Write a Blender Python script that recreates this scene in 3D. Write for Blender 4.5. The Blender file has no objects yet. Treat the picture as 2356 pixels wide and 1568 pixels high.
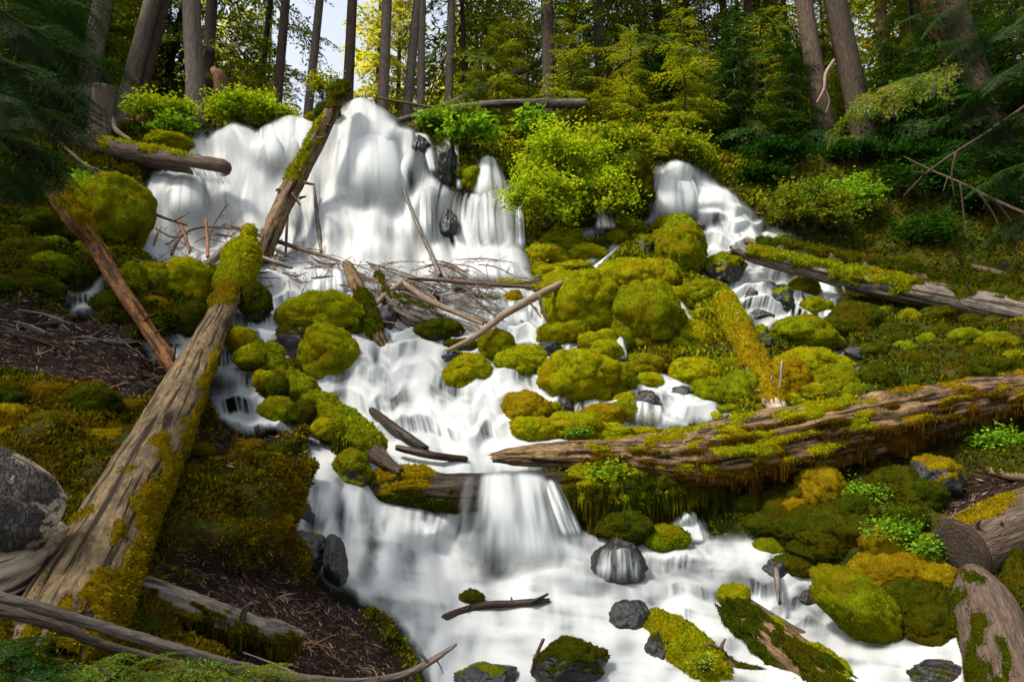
import bpy, math, random
import numpy as np
from mathutils import Vector

# ------------------------------------------------------------------ camera, sky, sun, exposure
SC = bpy.context.scene
COL = SC.collection
PITCH = math.radians(8.0)
FOC = 1571.0                      # focal length in units of a 2356 wide picture (24 mm on 36 mm)
CAM = np.array([0.0, 0.0, 1.6])
cam_d = bpy.data.cameras.new('camera'); cam_d.lens = 24.0; cam_d.sensor_width = 36.0
cam_d.clip_start = 0.05; cam_d.clip_end = 2000
cam = bpy.data.objects.new('camera', cam_d); COL.objects.link(cam)
cam.location = CAM; cam.rotation_euler = (math.radians(90) + PITCH, 0, 0)
SC.camera = cam

SUN_EL, SUN_AZ = math.radians(55), math.radians(-123)      # azimuth from +Y, negative = left
world = bpy.data.worlds.new("World"); SC.world = world; world.use_nodes = True
wn = world.node_tree; bg = wn.nodes['Background']
sky = wn.nodes.new('ShaderNodeTexSky'); sky.sky_type = 'NISHITA'; sky.sun_disc = False
sky.sun_elevation = SUN_EL; sky.sun_rotation = SUN_AZ; sky.air_density = 1.0; sky.dust_density = 2.5
hsv = wn.nodes.new('ShaderNodeHueSaturation'); hsv.inputs['Saturation'].default_value = .35      # a thin white haze over the blue
wn.links.new(sky.outputs[0], hsv.inputs['Color']); wn.links.new(hsv.outputs[0], bg.inputs[0]); bg.inputs[1].default_value = 0.12
sun_d = bpy.data.lights.new('sun', 'SUN'); sun_d.energy = 2.5; sun_d.angle = math.radians(9)
sun_d.color = (1.0, 0.93, 0.80)
sun = bpy.data.objects.new('sun', sun_d); COL.objects.link(sun)
sdir = Vector((math.sin(SUN_AZ) * math.cos(SUN_EL), math.cos(SUN_AZ) * math.cos(SUN_EL), math.sin(SUN_EL)))
sun.rotation_euler = (-sdir).to_track_quat('-Z', 'Y').to_euler()
sun.location = (0, 0, 40)
SC.view_settings.view_transform = 'Standard'; SC.view_settings.look = 'None'
SC.view_settings.exposure = 1.45; SC.view_settings.gamma = 1.0
cy = SC.cycles
cy.max_bounces = 6; cy.diffuse_bounces = 3; cy.glossy_bounces = 2; cy.transmission_bounces = 3
cy.transparent_max_bounces = 10; cy.sample_clamp_indirect = 4.0; cy.caustics_reflective = False; cy.caustics_refractive = False
cy.use_denoising = True

rng = np.random.default_rng(7)
random.seed(7)

# ------------------------------------------------------------------ picture <-> place
cp, sp_ = math.cos(PITCH), math.sin(PITCH)
def P3(px, py, t):
    px = np.asarray(px, float); py = np.asarray(py, float); t = np.asarray(t, float)
    x = (px - 1178.0) / FOC; y = (784.0 - py) / FOC
    return CAM + np.stack([x * t, (cp - y * sp_) * t, (sp_ + y * cp) * t], -1)
def proj(P):
    Q = P - CAM
    t = Q[..., 1] * cp + Q[..., 2] * sp_
    v = -Q[..., 1] * sp_ + Q[..., 2] * cp
    return 1178 + FOC * Q[..., 0] / t, 784 - FOC * v / t, t

CTRL = """-500 1950 1.9;0 1950 2.0;600 1950 2.5;1200 1950 3.3;1800 1950 3.4;2400 1950 2.7;2850 1950 2.3
-500 1568 2.3;0 1568 2.6;300 1568 3.0;600 1568 3.6;900 1568 4.5;1000 1568 5.0;1300 1568 5.0;1600 1568 4.8;1900 1568 4.6;2200 1568 4.2;2356 1568 3.8;2850 1568 3.1
-500 1400 2.8;0 1400 3.2;300 1400 3.6;600 1400 4.3;850 1400 5.2;1000 1400 5.8;1300 1400 5.8;1600 1400 5.7;1900 1400 5.5;2100 1400 5.0;2356 1400 4.6;2850 1400 3.7
-500 1250 3.3;0 1250 3.8;300 1250 4.3;600 1250 5.0;700 1250 5.6;1000 1250 6.7;1300 1250 6.7;1600 1250 6.7;1850 1250 6.1;2100 1250 5.7;2356 1250 5.3;2850 1250 4.5
-500 1100 3.8;0 1100 4.4;300 1100 5.0;600 1100 5.7;720 1100 6.6;1000 1100 7.15;1300 1100 7.25;1600 1100 7.4;1900 1100 6.9;2356 1100 6.3;2850 1100 5.4
-500 1000 4.3;0 1000 5.0;300 1000 5.8;550 1000 6.8;700 1000 7.6;1000 1000 8.1;1300 1000 8.2;1600 1000 8.4;1900 1000 8.2;2356 1000 7.4;2850 1000 6.4
-500 850 5.1;0 850 6.0;300 850 7.1;500 850 8.2;800 850 9.2;1100 850 9.6;1400 850 9.8;1700 850 10;2000 850 10;2356 850 9.2;2850 850 8
-500 700 6.2;0 700 7.5;300 700 9.2;600 700 10.6;900 700 11.1;1200 700 11.5;1500 700 11.6;1800 700 12.2;2100 700 12.2;2356 700 11.5;2850 700 10
-500 600 7.2;0 600 8.8;250 600 10.6;450 600 12.2;700 600 12.5;1000 600 12.9;1300 600 13;1600 600 13.4;1900 600 14;2356 600 13.2;2850 600 11.5
-500 450 9;0 450 10.5;250 450 12;450 450 13.2;700 450 13.4;1000 450 13.8;1300 450 14.1;1600 450 15.0;1900 450 15.6;2356 450 15.2;2850 450 13.5
-500 300 11;0 300 12.5;250 300 13.8;450 300 14.4;700 300 14.5;850 300 14.5;1000 300 14.8;1300 300 15.4;1600 300 16.3;1900 300 16.8;2356 300 16.6;2850 300 15
0 220 13.3;450 220 15;850 220 15.2;1300 220 16.1;1900 220 17.5;2356 220 17.4"""
ctrl = np.array([[float(a) for a in s.split()] for ln in CTRL.split('\n') for s in ln.split(';')])
def tps(r2): return 0.5 * r2 * np.log(r2 + 1e-9)
cx_, cy_ = ctrl[:, 0] / 1000, ctrl[:, 1] / 1000
K = tps((cx_[:, None] - cx_) ** 2 + (cy_[:, None] - cy_) ** 2) + 2e-4 * np.eye(len(ctrl))
Pm = np.stack([np.ones_like(cx_), cx_, cy_], 1)
A = np.block([[K, Pm], [Pm.T, np.zeros((3, 3))]])
W = np.linalg.solve(A, np.concatenate([np.log(ctrl[:, 2]), [0, 0, 0]]))
def depth(px, py):
    px = np.asarray(px, float) / 1000; py = np.asarray(py, float) / 1000
    sh = px.shape; x = px.ravel(); y = py.ravel()
    out = W[-3] + W[-2] * x + W[-1] * y
    for i in range(len(ctrl)):
        out = out + W[i] * tps((x - cx_[i]) ** 2 + (y - cy_[i]) ** 2)
    return np.exp(out).reshape(sh)
def gp(px, py, lift=0.0):
    """the point of the ground seen at a place of the photograph"""
    return P3(px, py, depth(px, py) - lift)

# ------------------------------------------------------------------ noise
_perm = np.random.default_rng(3).permutation(256); _perm = np.concatenate([_perm, _perm, _perm])
_g = np.random.default_rng(4).normal(size=(256, 3)); _g /= np.linalg.norm(_g, axis=1)[:, None]
def gn(P):
    P = np.asarray(P, float); i = np.floor(P).astype(int); f = P - i; i &= 255
    u = f * f * f * (f * (f * 6 - 15) + 10); r = 0
    for dx in (0, 1):
        wx = u[..., 0] if dx else 1 - u[..., 0]
        a = _perm[i[..., 0] + dx]
        for dy in (0, 1):
            wy = u[..., 1] if dy else 1 - u[..., 1]
            b = _perm[a + i[..., 1] + dy]
            for dz in (0, 1):
                wz = u[..., 2] if dz else 1 - u[..., 2]
                g = _g[_perm[b + i[..., 2] + dz]]
                r = r + wx * wy * wz * (g[..., 0] * (f[..., 0] - dx) + g[..., 1] * (f[..., 1] - dy) + g[..., 2] * (f[..., 2] - dz))
    return r * 1.6
def fbm(P, oct=4, gain=.5):
    P = np.asarray(P, float); s = 0; a = 1
    for k in range(oct):
        s = s + a * gn(P + 17.3 * k); P = P * 2.03; a *= gain
    return s
def worley(P):
    """distance to the nearest of one point per cell: 0 at the point, about 1 far from it"""
    P = np.asarray(P, float); i = np.floor(P).astype(int); f = P - i; best = np.full(P.shape[:-1], 9.0)
    for dx in (-1, 0, 1):
        for dy in (-1, 0, 1):
            for dz in (-1, 0, 1):
                h = _perm[(_perm[(_perm[(i[..., 0] + dx) & 255] + i[..., 1] + dy) & 255] + i[..., 2] + dz) & 255]
                q = np.stack([dx + .5 + _g[h, 0] * .42 - f[..., 0], dy + .5 + _g[h, 1] * .42 - f[..., 1], dz + .5 + _g[h, 2] * .42 - f[..., 2]], -1)
                best = np.minimum(best, (q ** 2).sum(-1))
    return np.sqrt(best)
def cushion(P): return 1 - worley(P) ** 2 * 1.1
def sstep(a, b, x): x = np.clip((x - a) / (b - a), 0, 1); return x * x * (3 - 2 * x)
def norm(a): return a / (np.linalg.norm(a, axis=-1, keepdims=True) + 1e-12)

# ------------------------------------------------------------------ meshes
def mesh(name, V, F, mats, mi=None, smooth=True, attrs=None):
    V = np.ascontiguousarray(V, np.float32).reshape(-1, 3)
    Fs = F if isinstance(F, list) else [F]
    Fs = [np.asarray(f, np.int32) for f in Fs if len(f)]
    me = bpy.data.meshes.new(name)
    me.vertices.add(len(V)); me.vertices.foreach_set('co', V.ravel())
    loops = np.concatenate([f.ravel() for f in Fs]); tot = np.concatenate([np.full(len(f), f.shape[1], np.int32) for f in Fs])
    me.loops.add(len(loops)); me.loops.foreach_set('vertex_index', loops)
    me.polygons.add(len(tot)); st = np.concatenate([[0], np.cumsum(tot)[:-1]]).astype(np.int32)
    me.polygons.foreach_set('loop_start', st); me.polygons.foreach_set('loop_total', tot)
    if smooth is True: me.polygons.foreach_set('use_smooth', np.ones(len(tot), bool))
    for m in (mats if isinstance(mats, (list, tuple)) else [mats]): me.materials.append(m)
    if mi is not None: me.polygons.foreach_set('material_index', np.asarray(mi, np.int32))
    for k, a in (attrs or {}).items():
        a = np.asarray(a, np.float32)
        if a.ndim == 1: at = me.attributes.new(k, 'FLOAT', 'POINT'); at.data.foreach_set('value', a)
        else: at = me.attributes.new(k, 'FLOAT_VECTOR', 'POINT'); at.data.foreach_set('vector', a.ravel())
    me.update(calc_edges=True)
    return me
def link(name, me, loc=(0, 0, 0), parent=None):
    o = bpy.data.objects.new(name, me); COL.objects.link(o); o.location = loc
    if parent is not None: o.parent = parent
    return o
def tag(o, label=None, cat=None, group=None, kind=None):
    if label: o['label'] = label
    if cat: o['category'] = cat
    if group: o['group'] = group
    if kind: o['kind'] = kind
    return o
def vnormals(V, F):
    N = np.zeros_like(V)
    a, b, c = V[F[:, 0]], V[F[:, 1]], V[F[:, 2]]
    n = np.cross(b - a, c - a)
    if F.shape[1] == 4: n = n + np.cross(c - a, V[F[:, 3]] - a)
    for k in range(F.shape[1]): np.add.at(N, F[:, k], n)
    return norm(N)
def gridF(nr, nc, wrap=False):
    r = np.arange(nr - 1)[:, None]; c = np.arange(nc if wrap else nc - 1)[None]
    c2 = (c + 1) % nc
    return np.stack([r * nc + c, r * nc + c2, (r + 1) * nc + c2, (r + 1) * nc + c], -1).reshape(-1, 4)

# ------------------------------------------------------------------ materials
class NT:
    def __init__(s, name):
        s.m = bpy.data.materials.new(name); s.m.use_nodes = True; s.t = s.m.node_tree; s.n = s.t.nodes
        s.b = s.n['Principled BSDF']; s.out = s.n['Material Output']
    def new(s, t, **k):
        x = s.n.new(t)
        for a, v in k.items(): setattr(x, a, v)
        return x
    def l(s, a, b): s.t.links.new(a, b)
    def pos(s): return s.new('ShaderNodeNewGeometry').outputs['Position']
    def attr(s, name): return s.new('ShaderNodeAttribute', attribute_name=name)
    def mapv(s, v, sc):
        m = s.new('ShaderNodeMapping'); m.inputs['Scale'].default_value = sc; s.l(v, m.inputs[0]); return m.outputs[0]
    def noise(s, v, scale, detail=4, rough=.6, dist=0):
        x = s.new('ShaderNodeTexNoise'); x.inputs['Scale'].default_value = scale; x.inputs['Detail'].default_value = detail
        x.inputs['Roughness'].default_value = rough; x.inputs['Distortion'].default_value = dist
        if v is not None: s.l(v, x.inputs['Vector'])
        return x.outputs[0]
    def ramp(s, f, stops, mode='LINEAR'):
        r = s.new('ShaderNodeValToRGB'); e = r.color_ramp.elements; r.color_ramp.interpolation = mode
        while len(e) < len(stops): e.new(.5)
        for i, (p, c) in enumerate(stops):
            e[i].position = p; e[i].color = (c[0], c[1], c[2], 1) if isinstance(c, (tuple, list)) else (c, c, c, 1)
        s.l(f, r.inputs[0]); return r.outputs[0]
    def math(s, op, a, b=None, c=None, clamp=False):
        m = s.new('ShaderNodeMath', operation=op); m.use_clamp = clamp
        for i, v in enumerate((a, b, c)):
            if v is None: continue
            if isinstance(v, (int, float)): m.inputs[i].default_value = v
            else: s.l(v, m.inputs[i])
        return m.outputs[0]
    def mix(s, f, a, b, blend='MIX'):
        m = s.new('ShaderNodeMix', data_type='RGBA', blend_type=blend)
        for sock, v in ((m.inputs[0], f), (m.inputs[6], a), (m.inputs[7], b)):
            if isinstance(v, (int, float)): sock.default_value = v
            elif isinstance(v, (tuple, list)): sock.default_value = (v[0], v[1], v[2], 1)
            else: s.l(v, sock)
        return m.outputs[2]
    def bump(s, h, st=.5, d=.02):
        b = s.new('ShaderNodeBump'); b.inputs['Strength'].default_value = st; b.inputs['Distance'].default_value = d
        s.l(h, b.inputs['Height']); s.l(b.outputs[0], s.b.inputs['Normal']); return b.outputs[0]
    def col(s, c): 
        if isinstance(c, (tuple, list)): s.b.inputs['Base Color'].default_value = (c[0], c[1], c[2], 1)
        else: s.l(c, s.b.inputs['Base Color'])
    def rough(s, r):
        if isinstance(r, (int, float)): s.b.inputs['Roughness'].default_value = r
        else: s.l(r, s.b.inputs['Roughness'])

def moss_color(k, p, dark, mid, bright, gold, ga=.5):
    n1 = k.noise(p, 2.2, 4, .6); n2 = k.noise(p, 11, 3, .6); rn = k.attr('rnd').outputs['Fac']
    f = k.math('ADD', k.math('MULTIPLY', n2, .40), k.math('MULTIPLY', rn, .60))
    c = k.ramp(f, [(.20, dark), (.48, mid), (.78, bright)])
    g = k.ramp(n1, [(.50 - ga * .08, 0.0), (.68, 1.0)])
    gf = k.math('MULTIPLY', g, min(1, ga * 1.3))
    return k.mix(gf, c, k.mix(rn, [x * .6 for x in gold], gold))
def mk_moss(name, dark, mid, bright, gold, ga=.5):
    k = NT(name); p = k.pos()
    c = moss_color(k, p, dark, mid, bright, gold, ga); k.col(c); k.rough(.9)
    k.b.inputs['Specular IOR Level'].default_value = 0.0
    k.bump(k.noise(p, 45, 5, .8), 1.0, .05)
    tr = k.new('ShaderNodeBsdfTranslucent'); k.l(c, tr.inputs[0])
    mx = k.new('ShaderNodeMixShader'); mx.inputs[0].default_value = .25
    k.l(k.b.outputs[0], mx.inputs[1]); k.l(tr.outputs[0], mx.inputs[2]); k.l(mx.outputs[0], k.out.inputs[0])
    return k.m
MOSS = {
 'bright': mk_moss('moss_bright', (.06, .075, .003), (.32, .34, .005), (.64, .65, .012), (.46, .32, .006), .6),
 'green':  mk_moss('moss_green', (.03, .048, .003), (.20, .24, .005), (.50, .54, .012), (.34, .24, .006), .6),
 'gold':   mk_moss('moss_gold', (.10, .06, .003), (.32, .23, .006), (.56, .45, .012), (.40, .25, .006), .8),
 'rust':   mk_moss('moss_rust', (.04, .022, .004), (.14, .085, .008), (.30, .20, .014), (.26, .12, .010), .8),
 'olive':  mk_moss('moss_olive_shade', (.012, .020, .002), (.060, .080, .004), (.17, .20, .007), (.15, .095, .004), .6),  # dark olive tone; shade of the right bank is put into it
 'umber':  mk_moss('moss_umber', (.020, .018, .002), (.13, .11, .005), (.32, .27, .010), (.25, .15, .005), .8),
}
def mk_foliage(name, dark, mid, bright, gold=None, ga=0.0, trans=.45):
    k = NT(name); rn = k.attr('rnd').outputs['Fac']; p = k.pos()
    oi = k.new('ShaderNodeObjectInfo').outputs['Random']
    n = k.noise(p, .9, 2, .5)
    f = k.math('ADD', k.math('MULTIPLY', rn, .5), k.math('ADD', k.math('MULTIPLY', n, .45), k.math('MULTIPLY', oi, .12)))
    c = k.ramp(f, [(.25, dark), (.5, mid), (.85, bright)])
    if gold: c = k.mix(k.math('MULTIPLY', k.ramp(k.noise(p, 1.7, 2, .5), [(.42, 0.0), (.62, 1.0)]), ga), c, gold)
    k.col(c); k.rough(.65); k.b.inputs['Specular IOR Level'].default_value = .08
    tr = k.new('ShaderNodeBsdfTranslucent'); k.l(k.mix(1.0, c, (1.35, 1.25, .6), 'MULTIPLY'), tr.inputs[0])
    mx = k.new('ShaderNodeMixShader'); mx.inputs[0].default_value = trans
    k.l(k.b.outputs[0], mx.inputs[1]); k.l(tr.outputs[0], mx.inputs[2]); k.l(mx.outputs[0], k.out.inputs[0])
    return k.m
FOL = {
 'far':   mk_foliage('needles_far', (.10, .15, .010), (.32, .37, .015), (.62, .62, .04), (.55, .46, .05), .6, .6),  # brightened; the far wood's sunlit glow is put into this colour
 'mid':   mk_foliage('needles_mid', (.03, .07, .006), (.09, .16, .010), (.20, .27, .015), (.24, .18, .012), .4, .5),
 'olive': mk_foliage('needles_olive', (.03, .06, .003), (.12, .18, .006), (.34, .40, .012), (.30, .24, .010), .4, .55),
 'dark':  mk_foliage('needles_dark', (.003, .016, .001), (.010, .045, .002), (.028, .085, .004), None, 0, .35),  # dark green boughs; shade on the ridge thickets is put in too
 'lime':  mk_foliage('leaves_lime', (.08, .16, .004), (.22, .34, .008), (.42, .54, .015), (.45, .38, .02), .35, .5),
 'green': mk_foliage('leaves_green', (.04, .11, .006), (.12, .26, .010), (.26, .42, .02), None, 0, .45),
}
def mk_bark(name, c0, c1, c2, scale=(26, 26, 4.5), b=.9, lichen=None, dist=.03, ve=.25):
    k = NT(name); v = k.mapv(k.attr('lc').outputs['Vector'], scale)
    n = k.noise(v, 1.0, 6, .65, .3); n2 = k.noise(k.pos(), 2.5, 4, .6)
    vo = k.new('ShaderNodeTexVoronoi', feature='DISTANCE_TO_EDGE'); k.l(k.mapv(k.attr('lc').outputs['Vector'], [s * .9 for s in scale]), vo.inputs[0]); vo.inputs['Scale'].default_value = 1.6
    e = k.ramp(vo.outputs[0], [(0, 0.0), (.16, 1.0)])
    h = k.math('MULTIPLY', n, k.math('ADD', k.math('MULTIPLY', e, ve), 1 - ve))
    c = k.ramp(h, [(.10, c0), (.36, c1), (.66, c2)])
    c = k.mix(k.math('MULTIPLY', n2, .4), c, [x * .55 for x in c1])
    if lichen: c = k.mix(k.ramp(k.noise(k.pos(), 6, 5, .7), [(.56, 0.0), (.66, .8)]), c, lichen)
    k.col(c); k.rough(.85); k.b.inputs['Specular IOR Level'].default_value = .25; k.bump(h, b, dist)
    return k.m
def mk_wood(name, c0, c1, c2, patch, pa=.5, wet=.7):
    k = NT(name); lc = k.attr('lc').outputs['Vector']
    g = k.noise(k.mapv(lc, (75, 75, 9.0)), 1.0, 6, .7, .8); n2 = k.math('ADD', k.math('MULTIPLY', k.noise(k.mapv(lc, (12, 12, 6.5)), 1.0, 10, .8, .6), .75), k.math('MULTIPLY', k.noise(k.mapv(lc, (40, 40, 11)), 1.0, 4, .7, .3), .25))
    crack = k.ramp(k.noise(k.mapv(lc, (26, 26, 1.1)), 1.0, 3, .5, .4), [(.40, 0.0), (.47, 1.0)])
    c = k.ramp(g, [(.25, c0), (.5, c1), (.75, c2)])
    c = k.mix(k.ramp(n2, [(.53 - .08 * pa, 0.0), (.57, .9)]), c, k.mix(g, [x * .6 for x in patch], patch))
    c = k.mix(crack, [x * .35 for x in c0], c)
    k.col(c); k.rough(wet); k.b.inputs['Specular IOR Level'].default_value = .18; h = k.math('ADD', k.math('MULTIPLY', g, .5), k.math('MULTIPLY', crack, .5)); k.bump(h, .8, .012)
    return k.m
M = {
 'bark_grey': mk_bark('bark_grey', (.016, .011, .008), (.08, .062, .048), (.19, .155, .125)),
 'bark_brown': mk_bark('bark_brown', (.012, .007, .004), (.055, .035, .023), (.14, .10, .072)),
 'bark_dark': mk_bark('bark_dark', (.008, .005, .003), (.034, .022, .014), (.09, .064, .044)),
 'bark_red': mk_bark('bark_red', (.03, .012, .006), (.13, .055, .028), (.28, .14, .08)),
 'bark_chip': mk_bark('bark_chip', (.010, .008, .007), (.07, .06, .052), (.20, .175, .15), (30, 30, 13), 1.0, None, .05, .35),
 'wood_pale': mk_wood('wood_pale', (.065, .042, .02), (.18, .122, .06), (.35, .25, .125), (.080, .055, .030), 1.2),
 'wood_cream': mk_wood('wood_cream', (.16, .12, .075), (.34, .27, .185), (.52, .44, .33), (.14, .10, .065), .6),
 'wood_brown': mk_wood('wood_brown', (.045, .024, .010), (.15, .088, .038), (.32, .215, .11), (.05, .03, .014), .8),
 'wood_orange': mk_wood('wood_orange', (.08, .03, .008), (.22, .085, .018), (.34, .17, .05), (.03, .018, .012), 1.1),
 'wood_dark': mk_wood('wood_dark', (.008, .005, .003), (.028, .017, .010), (.075, .048, .028), (.012, .008, .005), .6, .4),
 'wood_grey': mk_wood('wood_grey', (.05, .04, .032), (.13, .11, .088), (.28, .245, .20), (.06, .045, .035), .5, .5),
 'twig': mk_bark('twig', (.02, .012, .008), (.075, .045, .03), (.18, .125, .09), (30, 30, 6), .4, None, .005),
 'twig_pale': mk_bark('twig_pale', (.06, .04, .025), (.17, .115, .075), (.33, .25, .18), (30, 30, 5), .4, None, .005),
 'twig_rust': mk_bark('twig_rust', (.05, .02, .01), (.17, .07, .035), (.30, .15, .08), (30, 30, 5), .4, None, .005),
}
def mk_rock(name, c0, c1, wet):
    k = NT(name); p = k.pos(); n = k.noise(p, 9, 8, .7); n2 = k.noise(p, 55, 3, .7)
    c = k.ramp(n, [(.3, c0), (.7, c1)]); c = k.mix(k.ramp(n2, [(.6, 0.0), (.68, .6)]), c, [min(1, x * 2.6) for x in c1])
    k.col(c); k.rough(k.ramp(n, [(.35, wet), (.7, min(1, wet + .3))])); k.bump(k.math('ADD', k.math('MULTIPLY', n, 1.0), k.math('MULTIPLY', n2, .25)), .9, .03)
    return k.m
M['rock_wet'] = mk_rock('rock_wet', (.003, .003, .003), (.019, .0185, .0185), .22)
M['rock_dry'] = mk_rock('rock_dry', (.045, .04, .036), (.15, .14, .13), .75)

def mk_ground():
    k = NT('forest_ground'); p = k.pos()
    soil = k.attr('soil').outputs['Fac']; moss = k.attr('moss').outputs['Fac']
    n = k.noise(p, 14, 8, .72); n2 = k.noise(p, 90, 4, .75); n3 = k.noise(p, 3, 4, .6)
    sc = k.ramp(k.math('ADD', k.math('MULTIPLY', n, .5), k.math('MULTIPLY', n2, .5)), [(.36, (.004, .003, .002)), (.52, (.020, .011, .008)), (.66, (.055, .030, .018)), (.78, (.14, .08, .045))])
    rc = k.ramp(n, [(.3, (.004, .003, .002)), (.7, (.018, .013, .009))])
    mc = k.ramp(k.math('ADD', k.math('MULTIPLY', n, .6), k.math('MULTIPLY', n2, .4)), [(.3, (.008, .012, .002)), (.52, (.035, .045, .003)), (.72, (.10, .11, .005))])  # moss kept dark, so gaps between boulders hold painted shadow
    mc = k.mix(k.ramp(n3, [(.48, 0.0), (.62, .8)]), mc, (.07, .045, .006))
    c = k.mix(soil, rc, sc); c = k.mix(moss, c, mc)
    k.col(c); k.rough(k.math('ADD', k.math('MULTIPLY', k.math('MAXIMUM', soil, moss), .45), .45))
    k.b.inputs['Specular IOR Level'].default_value = .08
    k.bump(k.math('ADD', n, k.math('MULTIPLY', n2, .6)), 1.0, .04)
    return k.m
M['ground'] = mk_ground()
def mk_water():
    k = NT('white_water'); foam = k.attr('foam').outputs['Fac']
    k.col(k.ramp(foam, [(0, (.16, .18, .19)), (.4, (.28, .305, .315)), (.7, (.50, .53, .535)), (.9, (.66, .68, .68)), (1, (.75, .765, .76))])); k.rough(.5); alp = k.ramp(foam, [(0, 0.0), (.35, .55), (.75, 1.0)])  # greyer with less foam; carries the water's painted shading too
    k.b.inputs['Specular IOR Level'].default_value = .25
    tl = k.new('ShaderNodeBsdfTranslucent'); tl.inputs[0].default_value = (.85, .88, .88, 1)
    m0 = k.new('ShaderNodeMixShader'); m0.inputs[0].default_value = .42
    k.l(k.b.outputs[0], m0.inputs[1]); k.l(tl.outputs[0], m0.inputs[2])
    tr = k.new('ShaderNodeBsdfTransparent')
    mx = k.new('ShaderNodeMixShader'); k.l(alp, mx.inputs[0]); k.l(tr.outputs[0], mx.inputs[1]); k.l(m0.outputs[0], mx.inputs[2])
    k.l(mx.outputs[0], k.out.inputs[0]); return k.m
M['water'] = mk_water()

# ------------------------------------------------------------------ polygons of the picture used as zones of the ground
def poly(s): return np.array([[float(v) for v in a.split(',')] for a in s.split()])
def sdist(px, py, pg):
    """signed distance in picture units, positive inside"""
    x = px.ravel(); y = py.ravel(); d = np.full(x.shape, 1e9); ins = np.zeros(x.shape, bool)
    for i in range(len(pg)):
        a = pg[i]; b = pg[(i + 1) % len(pg)]; e = b - a
        u = np.clip(((x - a[0]) * e[0] + (y - a[1]) * e[1]) / (e @ e + 1e-9), 0, 1)
        d = np.minimum(d, np.hypot(x - a[0] - u * e[0], y - a[1] - u * e[1]))
        c = ((a[1] > y) != (b[1] > y)) & (x < (b[0] - a[0]) * (y - a[1]) / (b[1] - a[1] + 1e-12) + a[0])
        ins ^= c
    return np.where(ins, d, -d).reshape(px.shape)
WATER = [poly(s) for s in (
 "330,420 350,405 400,400 440,390 420,330 440,305 480,312 545,290 600,308 640,280 665,268 705,275 735,290 760,262 800,243 850,242 900,270 925,300 960,300 985,345 1000,400 1040,440 1070,445 1100,420 1150,400 1185,425 1195,500 1210,580 1225,630 1255,700 1290,760 1370,820 1440,870 1470,860 1560,870 1620,920 1690,960 1640,990 1500,1010 1200,1060 1300,1100 1330,1200 1400,1240 1500,1230 1560,1170 1610,1170 1640,1240 1730,1240 1800,1270 1890,1320 1930,1400 2020,1450 2110,1490 2190,1460 2240,1480 2240,1640 985,1640 945,1510 880,1430 800,1390 740,1350 700,1310 645,1240 680,1150 700,1080 695,1010 640,1008 560,1012 495,985 455,910 435,860 400,870 340,840 330,800 400,780 420,740 480,700 330,600 310,590 325,500",
 "125,655 170,690 240,635 235,720 170,738",
 "1488,425 1508,388 1548,374 1598,388 1640,415 1700,462 1768,520 1840,556 1850,600 1820,640 1890,640 1930,680 1950,720 1900,760 1960,830 1985,880 1940,870 1880,770 1830,750 1760,780 1690,750 1660,660 1605,650 1600,560 1590,500 1520,520 1450,540 1420,580 1370,620 1300,640 1230,670 1235,650 1310,600 1390,575 1430,540 1340,560 1310,545 1370,520 1380,450 1395,460 1420,520 1485,505 1500,460",
 "1490,660 1540,690 1600,735 1590,752 1530,705", "1410,755 1437,755 1448,832 1420,832", "1790,1075 1830,1080 1845,1100 1810,1098")]
def water_sd(px, py):
    d = None
    for w in WATER:
        q = sdist(px, py, w); d = q if d is None else np.maximum(d, q)
    return d
SOIL = [poly(s) for s in (
 "-600,690 100,700 330,770 400,860 380,930 300,960 260,1010 200,930 60,880 -600,880",
 "400,960 560,1010 700,1040 690,1090 590,1075 520,1110 440,1120 380,1040", "330,1330 640,1290 740,1340 800,1390 880,1430 945,1510 1000,1700 560,1700 400,1500",
 "2130,1130 2400,1090 2900,1100 2900,1300 2380,1200 2180,1190")]
RIDGE = np.array([(-600, 300), (0, 300), (150, 292), (300, 287), (450, 290), (550, 296), (640, 282), (700, 275), (760, 268), (850, 256), (920, 288), (1050, 285), (1200, 300), (1350, 315), (1500, 345), (1700, 360), (1900, 352), (2100, 355), (2356, 385), (2950, 390)], float)

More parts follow.
